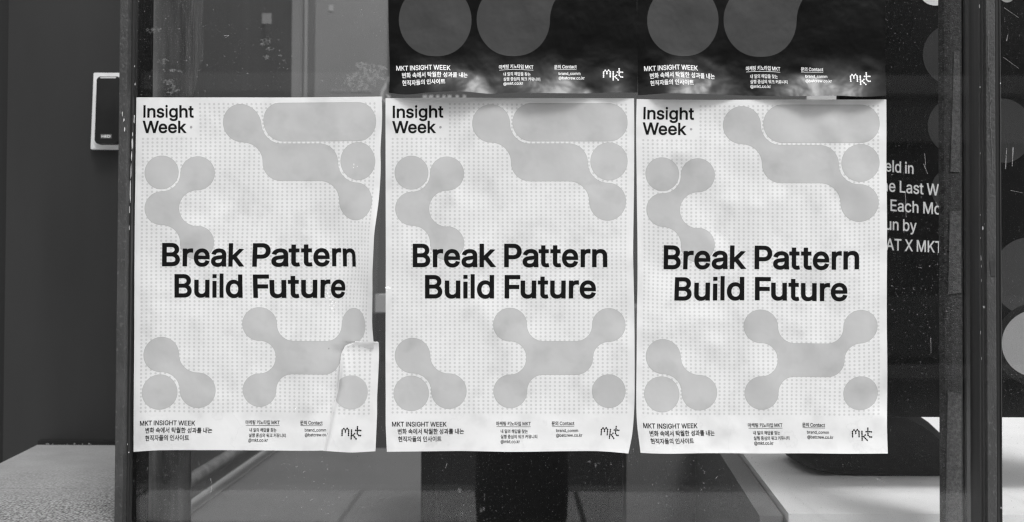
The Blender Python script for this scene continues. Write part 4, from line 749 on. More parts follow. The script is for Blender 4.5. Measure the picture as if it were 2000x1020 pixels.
# foot of the letter a
for a, base in ((678, 522.1), (1243, 522.1)):
    HEAD1 += quad(k1(a - 12), k1(a), base - 6.2, base + 0.1)
k2 = lambda v: 750 + v / 11.336
T1 = [('I', 194, 244), ('n', 283, 466), ('s', 490, 662), ('i', 688, 740), ('g', 768, 962), ('h', 997, 1180), ('t', 1198, 1316)]
T2 = [('W', 183, 543), ('e', 535, 727), ('e', 745, 940), ('k', 966, 1150)]
TITLE = glyph_row([(c, k2(a), k2(b)) for c, a, b in T1], 230.8, 24.0, 0.8) + glyph_row([(c, k2(a), k2(b)) for c, a, b in T2], 260.6, 24.0, 0.8)
def footer():
    a = text_line('MKT INSIGHT WEEK', 765.9, 872, 833.2, 8.9, 0.22)
    a += text_line('변화 속에서 탁월한 성과를 내는', 777, 906, 847.4, 8.9, 0.18)
    a += text_line('현직자들의 인사이트', 777, 862, 862.3, 8.9, 0.18)
    b = text_line('마케팅 키노타입 MKT', 969.3, 1036.3, 830.9, 6.6, 0.13)
    b += text_line('내 일의 해답을 찾는', 978, 1030.6, 845.6, 6.2, 0.09)
    b += text_line('실행 중심의 워크 커뮤니티', 978, 1049, 855.9, 6.2, 0.09)
    b += text_line('@mkt.co.kr', 978, 1015.2, 865.2, 6.0, 0.11)
    c = text_line('문의 Contact', 1077.5, 1121.6, 830.4, 6.6, 0.13)
    c += text_line('brand_comm', 1086.3, 1128.7, 844.0, 5.6, 0.11)
    c += text_line('@batcrew.co.kr', 1086.3, 1136.8, 853.4, 5.8, 0.11)
    return [('footer_lettering', a), ('footer_lettering', b), ('footer_lettering', c), ('underline', quad(969.8, 1036.3, 833.2, 833.9)), ('underline', quad(1077.8, 1121.3, 832.4, 833.1))]
FOOT = footer()
FOOT_CUT = [(n, [t for t in tr if max(p[0] for p in t) < 1134.0]) for n, tr in FOOT]
def logo():
    k = lambda p: (1060 + p[0] / 11.76, 815 + p[1] / 11.765)
    m = [(1341, 403), (1341, 363), (1341, 323), (1341, 284), (1377, 245), (1415, 284), (1452, 243), (1489, 283), (1489, 323), (1489, 363), (1489, 403)]
    chains = [m, [(1415, 284), (1415, 325)], [(1555, 285), (1555, 325), (1555, 363), (1555, 403), (1555, 441), (1555, 481)],
              [(1555, 405), (1593, 405), (1630, 368)], [(1593, 405), (1630, 445), (1668, 487)],
              [(1689, 216), (1689, 257), (1689, 295), (1689, 335), (1689, 372), (1728, 413), (1766, 417)], [(1649, 295), (1689, 295), (1728, 297), (1766, 302)]]
    t = []; done = set()
    for c in chains:
        for i, p in enumerate(c):
            if p not in done:
                done.add(p); q = k(p); cc = arc(q[0], q[1], 1.5, 1.5, 0, 330, 11)
                for j in range(1, 11): t.append([cc[0], cc[j], cc[j + 1]])
            if i:
                a = Vector(k(c[i - 1])); b = Vector(k(p)); d = (b - a).normalized(); nn = Vector((-d.y, d.x)) * 0.72
                # trimmed so bars only touch the dots
                a = a + d * 1.25; b = b - d * 1.25
                if (b - a).dot(d) > 0:
                    q4 = [a + nn, b + nn, b - nn, a - nn]; t += [[tuple(q4[0]), tuple(q4[1]), tuple(q4[2])], [tuple(q4[0]), tuple(q4[2]), tuple(q4[3])]]
    return t
LOGO = logo()
def dots(keep):
    t = []
    for j in range(82):
        for i in range(50):
            if j < 9 and i < 12: continue
            x = 767 + 9.322 * i; y = 204.7 + 7.421 * j
            if not keep(x, y): continue
            hid = False
            for _, l in SHAPES:
                pass
            c = arc(x, y, 2.25, 2.25, 0, 315, 7)
            for q in range(1, 7): t.append([c[0], c[q], c[q + 1]])
    return t
# leave out dots wholly under a shape
def under(x, y):
    for _, l in SHAPES:
        if all(inside((x + a, y + b), l) for a, b in ((2.4, 0), (-2.4, 0), (0, 2.4), (0, -2.4))): return True
    return False
DOTS_OK = {}
for j in range(82):
    for i in range(50):
        x = 767 + 9.322 * i; y = 204.7 + 7.421 * j
        DOTS_OK[(i, j)] = not under(x, y)
def dots_for(pred):
    t = []
    for (i, j), ok in DOTS_OK.items():
        if not ok or (j < 9 and i < 12): continue
        x = 767 + 9.322 * i; y = 204.7 + 7.421 * j
        if not pred(x, y): continue
        c = arc(x, y, 2.3, 2.3, 0, 315, 7)
        for q in range(1, 7): t.append([c[0], c[q], c[q + 1]])
    return t

def white_poster(label, ctrl, depth, foot, pred, skip=()):
    sh = Sheet(ctrl, depth)
    base = Vector(sh.pos([((U0 + U1) / 2, V1)])[0])
    E = empty('poster', base, label, 'poster', 'white posters in the lower row')
    grid_sheet('paper_sheet', sh, M_paper, E)
    d = print_mesh('dot_pattern', dots_for(pred), sh, 0.00008, M_dot, E, cut=0); d['kind'] = 'stuff'
    for k, (n, l) in enumerate(SHAPES):
        if k in skip: continue
        s = print_mesh(n, tess([l]), sh, 0.00020, M_shape, E)
        print_mesh('shape_outline', tess([grow([l], 0.55)[0]]), sh, 0.00014, M_edge, s)
    print_mesh('headline_lettering', HEAD1, sh, 0.00028, M_ink, E)
    print_mesh('headline_lettering', HEAD2, sh, 0.00028, M_ink, E)
    print_mesh('title_lettering', TITLE, sh, 0.00028, M_ink, E)
    c = arc(860.4, 249.2, 2.4, 2.4, 0, 345, 23)
    print_mesh('title_dot', [[c[0], c[i], c[i + 1]] for i in range(1, 23)], sh, 0.00028, M_ddot, E, cut=0)
    for n, tr in foot: print_mesh(n, tr, sh, 0.00028, M_ink, E, cut=20)
    if 'flap' not in skip: print_mesh('dotted_logo', LOGO, sh, 0.00028, M_ink, E, cut=0)
    return E, sh

# sheet 2 (middle)
C2 = [(753, 192, 753, 192), (1240, 192, 1238.3, 192.3), (753, 882, 755.6, 882.6), (1240, 882, 1227.5, 886), (753, 500, 753.5, 500), (753, 700, 753, 700),
      (753, 800, 753.3, 800), (1240, 400, 1237.8, 400), (1240, 500, 1236.6, 500), (1240, 620, 1239, 620), (1240, 760, 1239.6, 760), (1240, 820, 1237.5, 820), (1240, 855, 1233.5, 856),
      (900, 192, 900, 190.8), (1060, 192, 1060, 192), (897, 882, 897, 881), (995, 882, 995, 882.8), (1085, 882, 1085, 881.6), (1166, 882, 1164, 881.2), (1210, 882, 1201, 883.4)]
for a, b in ((803.6, 337.5), (873, 339.3), (959.3, 241.5), (1038, 239), (1189.5, 239), (1187, 394), (1035, 317), (805, 407.8), (873.3, 475.5), (806, 522), (1186, 522), (830, 583), (1163.8, 583), (996, 634), (1189, 635),
             (1060, 699), (996.6, 764.6), (1189, 764.3), (805.7, 694.8), (876.7, 764.3), (803, 768.5), (765.9, 833), (872, 833), (978, 850), (1121, 832), (1174, 850), (1203, 833)): C2.append((a, b, a, b))
b2 = bumps(3, 170, 0.0017, 14, 42, 0.0045)
def d2(uv, xy):
    u, v = uv[:, 0], uv[:, 1]
    o = b2(uv)
    o = o + 0.004 * np.clip((v - 840) / 42, 0, 1) ** 2 * (0.4 + 0.6 * np.clip((u - 1150) / 90, 0, 1))
    return o
P2, SH2 = white_poster('white poster in the middle of the lower row, smooth with a narrowed lower right corner', C2, d2, FOOT, lambda x, y: True)

# sheet 3 (right)
C3 = [(753, 192, 1243.6, 193.6), (1240, 192, 1731, 194.4), (1240, 500, 1732.4, 500), (1240, 700, 1732.8, 700), (1240, 882, 1734, 886), (753, 882, 1251.2, 884.5), (753, 450, 1244.8, 450), (753, 560, 1245, 560),
      (753, 700, 1243.4, 701), (753, 820, 1243.8, 820), (753, 850, 1247, 852), (767.1, 230.8, 1256.4, 233.2), (803.6, 337.5, 1293.5, 340.6), (873, 339.3, 1362.9, 342.5), (959.3, 241.5, 1449.1, 244.8),
      (1189.5, 239.2, 1681.2, 242), (1038, 239.2, 1528, 241.8), (1189.6, 315.5, 1680.4, 318.8), (1187, 394.2, 1679, 396.5), (805, 407.8, 1295, 410.5), (873.3, 475.5, 1363, 478.5), (806.2, 522.2, 1296, 526),
      (1186.3, 522.2, 1678, 526), (830.1, 583.3, 1317, 587.3), (1163.8, 583.3, 1655, 588), (996.2, 634.3, 1486, 637.5), (1189.2, 635, 1680.5, 638.5), (1060, 699, 1551, 703), (996.6, 764.6, 1488, 768),
      (1189, 764.3, 1681, 769), (805.75, 694.8, 1295.6, 696.7), (876.75, 764.3, 1366, 767.3), (803.2, 768.5, 1292.3, 769.9), (765.9, 833.3, 1257, 836.2), (872, 833.3, 1362.2, 836.3), (906, 848.5, 1396, 851.4), (1077.5, 831, 1567.2, 833.6), (1174, 849.3, 1665.2, 853.4),
      (969.3, 831.6, 1461.2, 834.6), (1203.6, 833.4, 1695, 836.5), (1000, 882, 1498, 886), (880, 882, 1376, 885.3)]
b3 = bumps(11, 200, 0.0021, 14, 40, 0.006)
def d3(uv, xy):
    u, v = uv[:, 0], uv[:, 1]; o = b3(uv)
    for du, dv, dr, da in ((935, 395, 24, .0026), (1075, 585, 18, .0022), (905, 670, 22, .0022), (1170, 480, 16, .0018), (840, 300, 18, .0024), (1100, 670, 20, .0022), (1190, 745, 20, .0020), (990, 400, 14, .0015), (1130, 245, 22, .0018)):
        o = o + da * np.exp(-((u - du) ** 2 + (v - dv) ** 2 * 1.5) / dr ** 2)
    return o + 0.003 * np.clip((v - 850) / 32, 0, 1) ** 2
P3, SH3 = white_poster('white poster at the right of the lower row, blotchy with a water stained bottom edge', C3, d3, FOOT, lambda x, y: True)

# sheet 1 (left, torn at its lower right)
C1 = [(753, 192, 266.5, 190.4), (1240, 192, 745.6, 188.8), (1000, 192, 508, 190.5), (1240, 300, 743, 300), (1240, 385, 740, 388), (1240, 420, 735.6, 422), (1240, 455, 731, 456), (1240, 530, 727.4, 531), (1240, 600, 727, 601),
      (1240, 668, 729.6, 669), (1240, 760, 729, 760), (1240, 882, 726, 879), (753, 882, 260.9, 882.7), (800, 882, 305, 879.8), (980, 882, 485, 879.7), (1120, 882, 629, 880.2), (753, 300, 265, 300), (753, 600, 262.4, 600), (753, 760, 261.4, 760),
      (767.1, 230.8, 279.8, 230.1), (866.1, 230.8, 378.6, 230), (803.6, 337.5, 315.8, 337), (873, 339.3, 385.6, 338.6), (959.3, 241.5, 473.1, 240.9), (1001.4, 239, 515.3, 239), (1226, 239.2, 733.9, 238.6),
      (1189.6, 315.5, 699, 314.8), (1226.1, 315.5, 732.5, 314.8), (1153.1, 315.5, 665.5, 314.8), (1187.1, 394.2, 695.6, 393.5), (1035, 317.4, 549.5, 317), (1110.5, 317, 624, 317), (805, 407.8, 315.8, 406.7), (873.3, 475.5, 385.4, 474.3),
      (806.2, 522.2, 316.4, 520.4), (1000, 522, 508.5, 521), (1186.3, 522.2, 695, 521.2), (830.1, 583.3, 340.7, 581.6), (1163.8, 583.3, 673.4, 582.2), (996.2, 634.3, 506.8, 633.2), (1157, 635, 668, 635), (1189.2, 635, 691.5, 635), (1221.4, 636, 712.8, 637),
      (1157, 699, 664, 699), (1060, 699, 571, 698.5), (996.6, 764.6, 506.6, 762), (805.75, 694.8, 315, 692.5), (876.75, 764.3, 385.8, 762.8), (803.2, 768.5, 311.8, 765.7), (765.9, 833.3, 273.5, 831.8), (872, 833.3, 380.7, 831.2),
      (906, 848.5, 414, 846), (969.3, 831.6, 479.6, 829), (1036.3, 831.6, 546, 829.3), (1077.5, 831, 586.4, 829.5), (1121.6, 831, 630, 830), (1086.3, 853, 595.5, 852)]
b1 = bumps(21, 170, 0.0017, 14, 42, 0.005)
def d1(uv, xy):
    x, y = xy[:, 0], xy[:, 1]; o = b1(uv)
    # the right edge rolls away from the glass below the first loose corner
    rr = np.clip((x - 655) / 75, 0, 1) ** 2 * np.exp(-((y - 540) / 130.0) ** 2)
    o = o + 0.022 * rr
    o = o + 0.0022 * np.exp(-((x - 686 + (y - 640) * 0.10) / 13.0) ** 2) * np.clip((y - 560) / 60, 0, 1) * np.clip((672 - y) / 5, 0, 1)
    # it lies flat again under the torn flap
    k = np.clip((y - 672) / 14, 0, 1) * np.clip((x - 640) / 30, 0, 1)
    return o * (1 - k) + 0.002 * k
P1, SH1 = white_poster('leftmost white poster of the lower row, right edge curling, lower right corner torn and overlapping', C1, d1, FOOT_CUT, lambda x, y: not (x > 1166 and y > 671), skip=(8, 'flap'))
# the torn flap
CF = [(1240, 671, 739.5, 669.4), (1240, 882, 733.4, 881.6), (1240, 776, 736.6, 776), (1221.3, 764.3, 718.5, 766.6), (1189, 732, 686, 733.8), (1189, 796.6, 685, 799.3), (1174, 849.3, 668, 850.7), (1203.6, 833.4, 698.2, 833.8),
      (1223.8, 678, 723.3, 676), (1223.8, 806, 720.3, 808.3), (1196, 671, 690, 668), (1160, 764, 655, 766), (1146, 882, 636, 881), (1196, 882, 688, 884), (1200, 720, 697, 720), (1150, 820, 643, 821)]
ridge = [(668, 1196), (676, 1181), (692, 1173), (715, 1169), (760, 1163.5), (800, 1154.5), (845, 1147.5), (884, 1141)]
def ridge_u(v): return float(np.interp(v, [r[0] + 2.5 for r in ridge], [r[1] for r in ridge]))
bf = bumps(31, 10, 0.0012, 20, 50, 0.0052)
def df(uv, xy):
    ru = np.interp(uv[:, 1], [r[0] + 2.5 for r in ridge], [r[1] for r in ridge]); e = uv[:, 0] - ru
    k = np.clip((uv[:, 1] - 680) / 70, 0.0, 1)
    o = bf(uv) + (0.0050 * k) * np.exp(-((e - 9) / 11.0) ** 2) + 0.004 * np.clip((692 - uv[:, 1]) / 21, 0, 1) ** 2
    t = np.clip(e / 6, 0, 1); t = t * t * (3 - 2 * t)
    return 0.0058 + (o - 0.0058) * t
SF = Sheet(CF, df)
rowv = np.concatenate([np.linspace(671, 690, 9), np.linspace(694, 882, 48)])
nn_ = 34; Gp = []
rs = np.random.RandomState(5)
for j, v in enumerate(rowv):
    ru = ridge_u(v)
    for i in range(nn_ + 1):
        t = i / nn_; u = ru + (1240 - ru) * (t ** 1.9)
        Gp.append((u, v + (rs.uniform(-0.9, 0.9) if j == 0 else 0)))
PP = SF.pos(Gp); nu = nn_ + 1
fs = [(j * nu + i, (j + 1) * nu + i, (j + 1) * nu + i + 1, j * nu + i + 1) for j in range(len(rowv) - 1) for i in range(nn_)]
me = bpy.data.meshes.new('torn_flap'); me.from_pydata(PP.tolist(), [], fs)
FL = link('torn_flap', me, M_paper, P1, smooth=True); FL['label'] = 'torn lower right corner of the sheet lying over the rest'
def rclip(l): return [(max(p[0], ridge_u(p[1]) + 1.2), p[1]) for p in l]
oc = clean(rclip(circle(1189, 764.3, 32.3, 32.6)))
print_mesh('circle_shape', tess([oc]), SF, 0.00034, M_shape, FL, cut=2.0)
print_mesh('dot_pattern', dots_for(lambda x, y: y > 676 and x > ridge_u(y) + 4 and math.hypot(x - 1189, y - 764) > 30), SF, 0.00015, M_dot, FL, cut=0)['kind'] = 'stuff'
print_mesh('dotted_logo', LOGO, SF, 0.0005, M_ink, FL, cut=0)
# torn fibre along the tear
g = []
tv = []; tf = []
n0 = 40
for i in range(n0):
    u = 1198 + (1239 - 1198) * i / (n0 - 1)
    for v, l in ((671.6, 0.0006), (669.6 + rs.uniform(-0.9, 0.7), 0.0009)):
        tv.append(tuple(SF.pos([(u, v)], l)[0]))
    if i: a_ = 2 * i; tf.append((a_ - 2, a_ - 1, a_ + 1, a_))
me = bpy.data.meshes.new('torn_edge'); me.from_pydata(tv, [], tf); link('torn_edge', me, M_peel, FL)
def peel(sh, parent, u, v, w, h, n=11, ang=0.0):
    pts = []
    for i in range(n):
        a = 2 * math.pi * i / n; r = random.uniform(0.65, 1.1); x = math.cos(a) * w * r / 2; y = math.sin(a) * h * r / 2
        pts.append((u + x * math.cos(ang) - y * math.sin(ang), v + x * math.sin(ang) + y * math.cos(ang)))
    tris = [[(u, v), pts[i], pts[(i + 1) % n]] for i in range(n)]
    print_mesh('peeled_patch', tris, sh, 0.00035, M_peel, parent, cut=0)
for a in ((1125, 574, 3, 5), (1128, 580, 5, 4), (1123, 583, 3, 3), (1131, 586, 7, 4), (1136, 590, 4, 3), (1134, 594, 6, 4), (1130, 597, 3, 3), (1139, 598, 3, 5), (1135, 603, 7, 5), (1137, 608, 4, 4), (1142, 592, 2, 3), (1120, 577, 2, 2), (1068, 800, 2, 3), (1070, 797, 1.5, 2),
          (1181, 322, 1.6, 5), (1180, 328, 1.2, 3), (1188, 326, 1, 3)): peel(SH1, P1, *a)
for a in ((756, 562, 8, 7), (761, 563, 6, 4), (755, 568, 4, 3)): peel(SH2, P2, *a)

# ---- the two black posters above
def seg_uv(ctrl, pts): return ctrl + pts
DB = 697.0
CB1 = [(753, 192, 757, -505), (1240, 192, 1243, -505), (753, 500, 757.6, -197), (1240, 500, 1243.6, -197), (753, 700, 758.2, 3), (1240, 700, 1244, 3), (753, 882, 759.6, 181.4), (1240, 882, 1245.4, 181.3),
       (784, 882, 792, 185), (823, 882, 831, 181.4), (878, 882, 885.6, 178.1), (915, 882, 922, 180.2), (954, 882, 961, 183.6), (1006, 882, 1013, 180.7), (1058, 882, 1065, 182), (1124, 882, 1130, 182.8), (1189, 882, 1195, 180.7),
       (765.9, 833.3, 774.3, 138.0), (872, 833.3, 879.8, 137.2), (777, 848.5, 785.5, 153), (906, 848.5, 912.9, 151.8), (850, 848, 857, 150.4), (777, 863.4, 785.7, 167.7), (862, 863.4, 869.5, 163.8), (969.3, 831.6, 974.8, 135.5), (1036.3, 831.6, 1041.6, 135.5),
       (978, 866, 983.6, 167.2), (1077.5, 831, 1082.6, 134.8), (1086.3, 854.4, 1091.4, 156), (1174, 849.3, 1178.9, 150.6), (1203.6, 833.4, 1209.3, 134.5), (844.5, 736.8, 849.7, 38.8), (997.5, 736, 1002.6, 38), (844.5, 807.7, 849.7, 109.7), (997.5, 808.5, 1002.6, 110.3)]
CB2 = [(753, 192, 1243.5, -503), (1240, 192, 1728.5, -503), (753, 500, 1244, -196), (1240, 500, 1728.5, -196), (753, 700, 1244.4, 3), (1240, 700, 1729, 3), (753, 882, 1246, 186.2), (1240, 882, 1731.4, 186.8),
       (801, 882, 1294.5, 182.8), (828, 882, 1321.5, 182.4), (882, 882, 1375.5, 183.5), (936, 882, 1429.5, 185.7), (1004, 882, 1497, 187.8), (1086, 882, 1578, 187.6), (1154, 882, 1645.5, 187.2), (1208, 882, 1699.5, 188.9),
       (765.9, 833.3, 1258.3, 139.0), (872, 833.3, 1363, 138.2), (777, 848.5, 1269.8, 154.4), (906, 848.5, 1396, 155), (777, 863.4, 1270.5, 168), (862, 863.4, 1355, 166.5), (969.3, 831.6, 1457.1, 138.8), (1036.3, 831.6, 1523.8, 139.3),
       (978, 866, 1466, 172.6), (1077.5, 831, 1564.5, 139.4), (1086.3, 854.4, 1573.8, 162), (1174, 849.3, 1661.6, 159), (1203.6, 833.4, 1691.8, 142.6), (844.5, 736.8, 1333.2, 39), (997.5, 736, 1484.8, 39), (844.5, 807.7, 1333.2, 109.4), (997.5, 808.5, 1485.8, 111.6)]
def blob_black():
    r = 72.0; p = (997.5, 736); q = (1148.5, 585)
    l = arc(*p, r, r, 0, 270, 48)
    l += arc(p[0], q[1], q[0] - r - p[0], p[1] - r - q[1], 90, 0)
    l += arc(*q, r, r, 180, 450, 48)
    l += arc(q[0], p[1], q[0] - p[0] - r, p[1] - q[1] - r, 270, 180)
    return clean(l)
BSH = [('circle_shape', circle(844.5, 736.8, 71.2)), ('branched_shape', blob_black()), ('circle_shape', circle(844.5, 585, 71)),
       ('pill_shape', clean(arc(846, 300, 70, 70, 90, 270, 28) + arc(1150, 300, 70, 70, 270, 450, 28)))]
def black_poster(label, ctrl, depth):
    sh = Sheet(ctrl, depth); base = Vector(sh.pos([((U0 + U1) / 2, V1)])[0])
    E = empty('poster', base, label, 'poster', 'black posters in the upper row')
    vs = np.concatenate([np.arange(V0, 660, 12.0), np.arange(660, 760, 5.0), np.linspace(760, V1, 42)])
    grid_sheet('paper_sheet', sh, M_black, E, us=np.linspace(U0, U1, 130), vs=vs)
    for n, l in BSH: print_mesh(n, tess([l]), sh, 0.00025, M_bshape, E, cut=5.0)
    for n, tr in FOOT: print_mesh(n, tr, sh, 0.0004, M_wink, E, cut=8)
    print_mesh('dotted_logo', LOGO, sh, 0.0004, M_wink, E, cut=0)
    return E, sh
bb1 = bumps(41, 60, 0.0012, 10, 40, 0.003); bb2 = bumps(52, 60, 0.0012, 10, 40, 0.003)
def curl(seed, centres):
    fine = bumps(60 + seed, 190, 0.0018, 9, 24, 0.003)
    def f(uv, xy, b):
        u, v = uv[:, 0], uv[:, 1]
        amp = np.zeros(len(uv))
        for c, w, a in centres: amp = amp + a * np.exp(-((u - c) / w) ** 2)
        t = np.clip((v - 790) / 92, 0, 1)
        w = np.clip((v - 740) / 110, 0.12, 1)
        return np.maximum(b(uv) + (fine(uv) - 0.003) * w + amp * t ** 2, 0.0005)
    return f
c1 = curl(1, [(875, 85, 0.025), (1010, 55, 0.013), (1085, 70, 0.016), (1195, 45, 0.011), (800, 40, 0.004)])
c2 = curl(2, [(828, 55, 0.021), (900, 40, 0.010), (990, 60, 0.006), (1060, 60, 0.009), (1110, 50, 0.014), (1190, 55, 0.016)])
PB1, SB1 = black_poster('black poster at the upper left with a wavy glossy bottom edge curling out', CB1, lambda uv, xy: c1(uv, xy, bb1))
PB2, SB2 = black_poster('black poster at the upper right with a straighter bottom edge, above the stained white poster', CB2, lambda uv, xy: c2(uv, xy, bb2))
# ================================================================== RESIDUE ON THE GLASS
def irregular(px, py, w, h, n=26, rough=0.35, Y=-0.0001):
    c = []
    for i in range(n):
        a = 2 * math.pi * i / n; r = 1 + random.uniform(-rough, rough)
        q = at(px + math.cos(a) * w / 2 * r, py + math.sin(a) * h / 2 * r, Y); c.append((q.x, q.z))
    return c
def residue(name, label, blobs, m=None, group=None):
    g = MB()
    for a in blobs: g.prism(irregular(*a), 'y', 0.0004, -0.0003)
    o = g.out(name, m or M_glue); thing(o, label, 'residue', group); o['kind'] = 'stuff'; return o
residue('glue_residue', 'small torn flakes of glue residue on the dark glass above the left poster', [(521, 80, 18, 13), (514, 86, 16, 5), (527, 95, 16, 8), (521, 112, 13, 9), (534, 115, 4, 5), (545, 78, 4, 4), (547, 109, 8, 4), (555, 117, 9, 5), (508, 78, 4, 3), (546, 99, 3, 3)])
residue('glue_residue', 'large pale patch of glue residue left of the upper left black poster', [(720, 145, 66, 46), (682, 158, 20, 22), (708, 168, 36, 14), (705, 128, 26, 12)])
residue('glue_residue', 'brushed glue smear on the glass in front of the left column', [(318, 120, 20, 12), (336, 138, 36, 6), (330, 160, 26, 12), (300, 60, 30, 10), (338, 176, 24, 18)])
residue('glue_residue', 'thin scraps of tape residue under the middle poster', [(898, 957, 7, 12), (905, 986, 4, 5), (902, 1003, 5, 9), (942, 995, 9, 13), (946, 972, 2, 14)], M_glue)
residue('glue_residue', 'forked scrap of tape residue under the gap between middle and right posters', [(1150, 902, 8, 3), (1163, 908, 4, 10), (1171, 905, 8, 3)], M_glue)
SCR = [(1804, 320, 1812, 340, 1.0, 'lower half of the kinked scratch above the panel lettering'), (1806, 300, 1808, 322, 0.8, 'upper half of the kinked scratch above the panel lettering'),
       (1768, 372, 1770, 425, 0.8, 'long hair-thin scratch crossing two lines of the panel lettering'), (1828, 395, 1834, 408, 0.8, 'tiny slanted scratch at the end of the third line of panel lettering'),
       (1818, 660, 1818.5, 690, 0.7, 'short upright scratch on the dark glass well below the panel lettering'), (1712, 935, 1726, 941, 1.6, 'pale paper fibre lying across the white counter view'),
       (1964, 330, 1966, 290, 1.4, 'left of two upright scratches on the right hand pane'), (1979, 288, 1977, 325, 1.8, 'thicker right one of two upright scratches on the right hand pane'),
       (1966, 80, 1969, 66, 1.4, 'small bright nick high on the right hand pane'), (1961, 15, 1990, 35, 0.5, 'topmost slanting hairline scratch on the right hand pane'),
       (1960, 112, 1990, 134, 0.5, 'second slanting hairline scratch on the right hand pane'), (438, 70, 447, 69, 0.9, 'upper stroke of the small arrow shaped scratch at upper left glass'),
       (447, 69, 440, 74, 0.9, 'lower stroke of the small arrow shaped scratch at upper left glass'), (411, 935, 413, 943, 1, 'short scratch beside the pipe under the left poster'),
       (413, 950, 412, 965, 0.9, 'dashed scratch over the pale floor under the left poster'), (873, 905, 870, 915, 1, 'small tick shaped scratch under the middle poster'),
       (1398, 935, 1402, 930, 0.8, 'speck of scratch on the glass before the added grey block'), (1974, 372, 1998, 377, 0.7, 'nearly level scratch at the middle of the right hand pane')]
for px, py, px2, py2, t, lab in SCR:
    a = at(px, py, 0); b = at(px2, py2, 0); d = (b - a).normalized(); n_ = Vector((-d.z, 0, d.x)) * t * 0.00042
    g = MB(); g.prism([(p.x, p.z) for p in (a + n_, b + n_ * 0.4, b - n_ * 0.4, a - n_)], 'y', 0.0006, -0.0002)
    o = g.out('glass_scratch', M_thin); thing(o, lab, 'scratch', 'thin pale scratches on the glass')
g = MB(); g.prism([(at(a, b, 0).x, at(a, b, 0).z) for a, b in ((363, -60), (397, -60), (398, 60), (397, 118), (390, 130), (384, 160), (378, 188), (363, 188))], 'y', 0.0004, -0.0003)
o = g.out('dirt_film', M_film); thing(o, 'brushed strip of dirt on the glass right of the left column', 'dirt strip')

# ================================================================== INSIDE, BEHIND THE GLASS
M_col = mat('brushed_dark_column', 0.085, 0.36, metal=0.3, var=0.8, scale=38, stretch=(1, 1, 0.10), spec=0.6, speck=0.5, spscale=420, speckv=0.3)
YC = 0.12
xa, xb = X(280, YC), X(363, YC); rc = (xb - xa) / 2
g = MB(); g.tube(((xa + xb) / 2, YC + rc, 0.0), ((xa + xb) / 2, YC + rc, 3.0), rc, 48)
cl = g.out('round_column', M_col, smooth=True); thing(cl, 'dark round metal column with brushed highlight inside the glass at left', 'column')
BG_ = MB().box(X(250, 0.05), X(291, 0.05), 0.05, 0.06, 0.0, 3.0, 0.001).out('column_shade_strip', mat('column_shade_black', 0.004, 0.6, speck=0.3, spscale=500, speckv=0.08, spec=0.2)); thing(BG_, 'black strip added as the shaded left side of the round column', 'dark strip')  # dark strip added to stand for shade on the column's left side
# right hand column with old tape marks
YR = 0.10
RC = empty('inner_column', (X(1876, YR), YR, 0), 'dark inner column behind the glass at right with pale strips of old tape', 'column')
xs = [X(v, YR) for v in (1838.5, 1850, 1868, 1880)]
prof = [(X(1845, YR + 0.06), YR + 0.06), (X(1838.5, YR), YR + 0.010), (X(1846, YR), YR + 0.003), (X(1858, YR), YR), (X(1880, YR), YR), (X(1880.6, YR), YR + 0.06)]
M_rough = mat('gritty_dark_coating', 0.045, 0.7, var=0.5, scale=120, bump=0.8, bscale=420, speck=0.6, spscale=330, speckv=0.22)
MB().prism(prof, 'z', 0, 3.0).out('gritty_face', M_rough, RC)
prof = [(X(1881.2, YR), YR + 0.05), (X(1881.2, YR), YR - 0.004), (X(1884, YR), YR - 0.006), (X(1896, YR), YR + 0.004), (X(1906, YR), YR + 0.022), (X(1935, YR + 0.05), YR + 0.05)]
MB().prism(prof, 'z', 0, 3.0).out('curved_side', mat('smooth_dark_column_side', 0.022, 0.45, var=0.3, scale=40, stretch=(1, 1, 0.05)), RC)
M_tape = mat('gritty_tape_residue', 0.105, 0.8, var=0.4, scale=200, bump=0.9, bscale=450)
for q in ([(1863, 101), (1874, 101), (1875, 336), (1856, 336)], [(1855, 413), (1876, 413), (1877, 572), (1852, 575)], [(1851, 764), (1877.5, 770), (1878, 1090), (1846, 1090)]):
    pts = [(at(a, b, YR - 0.001).x, at(a, b, YR - 0.001).z) for a, b in q]
    MB().prism(pts[::-1], 'y', YR - 0.0002, YR - 0.0016).out('tape_strip', M_tape, RC)

# dark printed panel with lettering
YP = 0.42
xp0 = X(1560, YP); zb = Z(815, YP, 1850)
IP = empty('info_panel', ((xp0 + X(2300, YP)) / 2, YP, zb), 'dark printed panel with white lettering and grey round shapes behind the right glass', 'sign panel')
MB().box(X(1640, YP), X(2400, YP), YP, YP + 0.02, zb, 2.7).out('panel_board', mat('black_panel_print', 0.006, 0.4, var=0.25, scale=3, spec=0.2), IP)
M_pb = mat('charcoal_panel_shape', 0.04, 0.35); M_pb2 = mat('grey_panel_shape', 0.34, 0.4); M_pw = mat('white_panel_print', 0.8, 0.5)
def panel_poly(name, loops, m, d):
    me = bpy.data.meshes.new(name); vs = []; fs = []
    for t in (tess(loops)):
        vs += [at(p[0], p[1], YP - d) for p in t]; fs.append((len(vs) - 3, len(vs) - 2, len(vs) - 1))
    me.from_pydata(vs, [], fs)
    b = bmesh.new(); b.from_mesh(me); bmesh.ops.remove_doubles(b, verts=b.verts, dist=1e-6)
    for f in b.faces:
        f.normal_update()
        if f.normal.y > 0: f.normal_flip()
    b.to_mesh(me); b.free()
    return link(name, me, m, IP)
panel_poly('round_shape', [clean(arc(1862, 106, 59.5, 59.5, 90, 300, 40) + arc(1925, 106, 50, 58, 300, 450, 20))[::1]] if False else [circle(1861, 107, 58.5, 60)], M_pb, 0.0006)
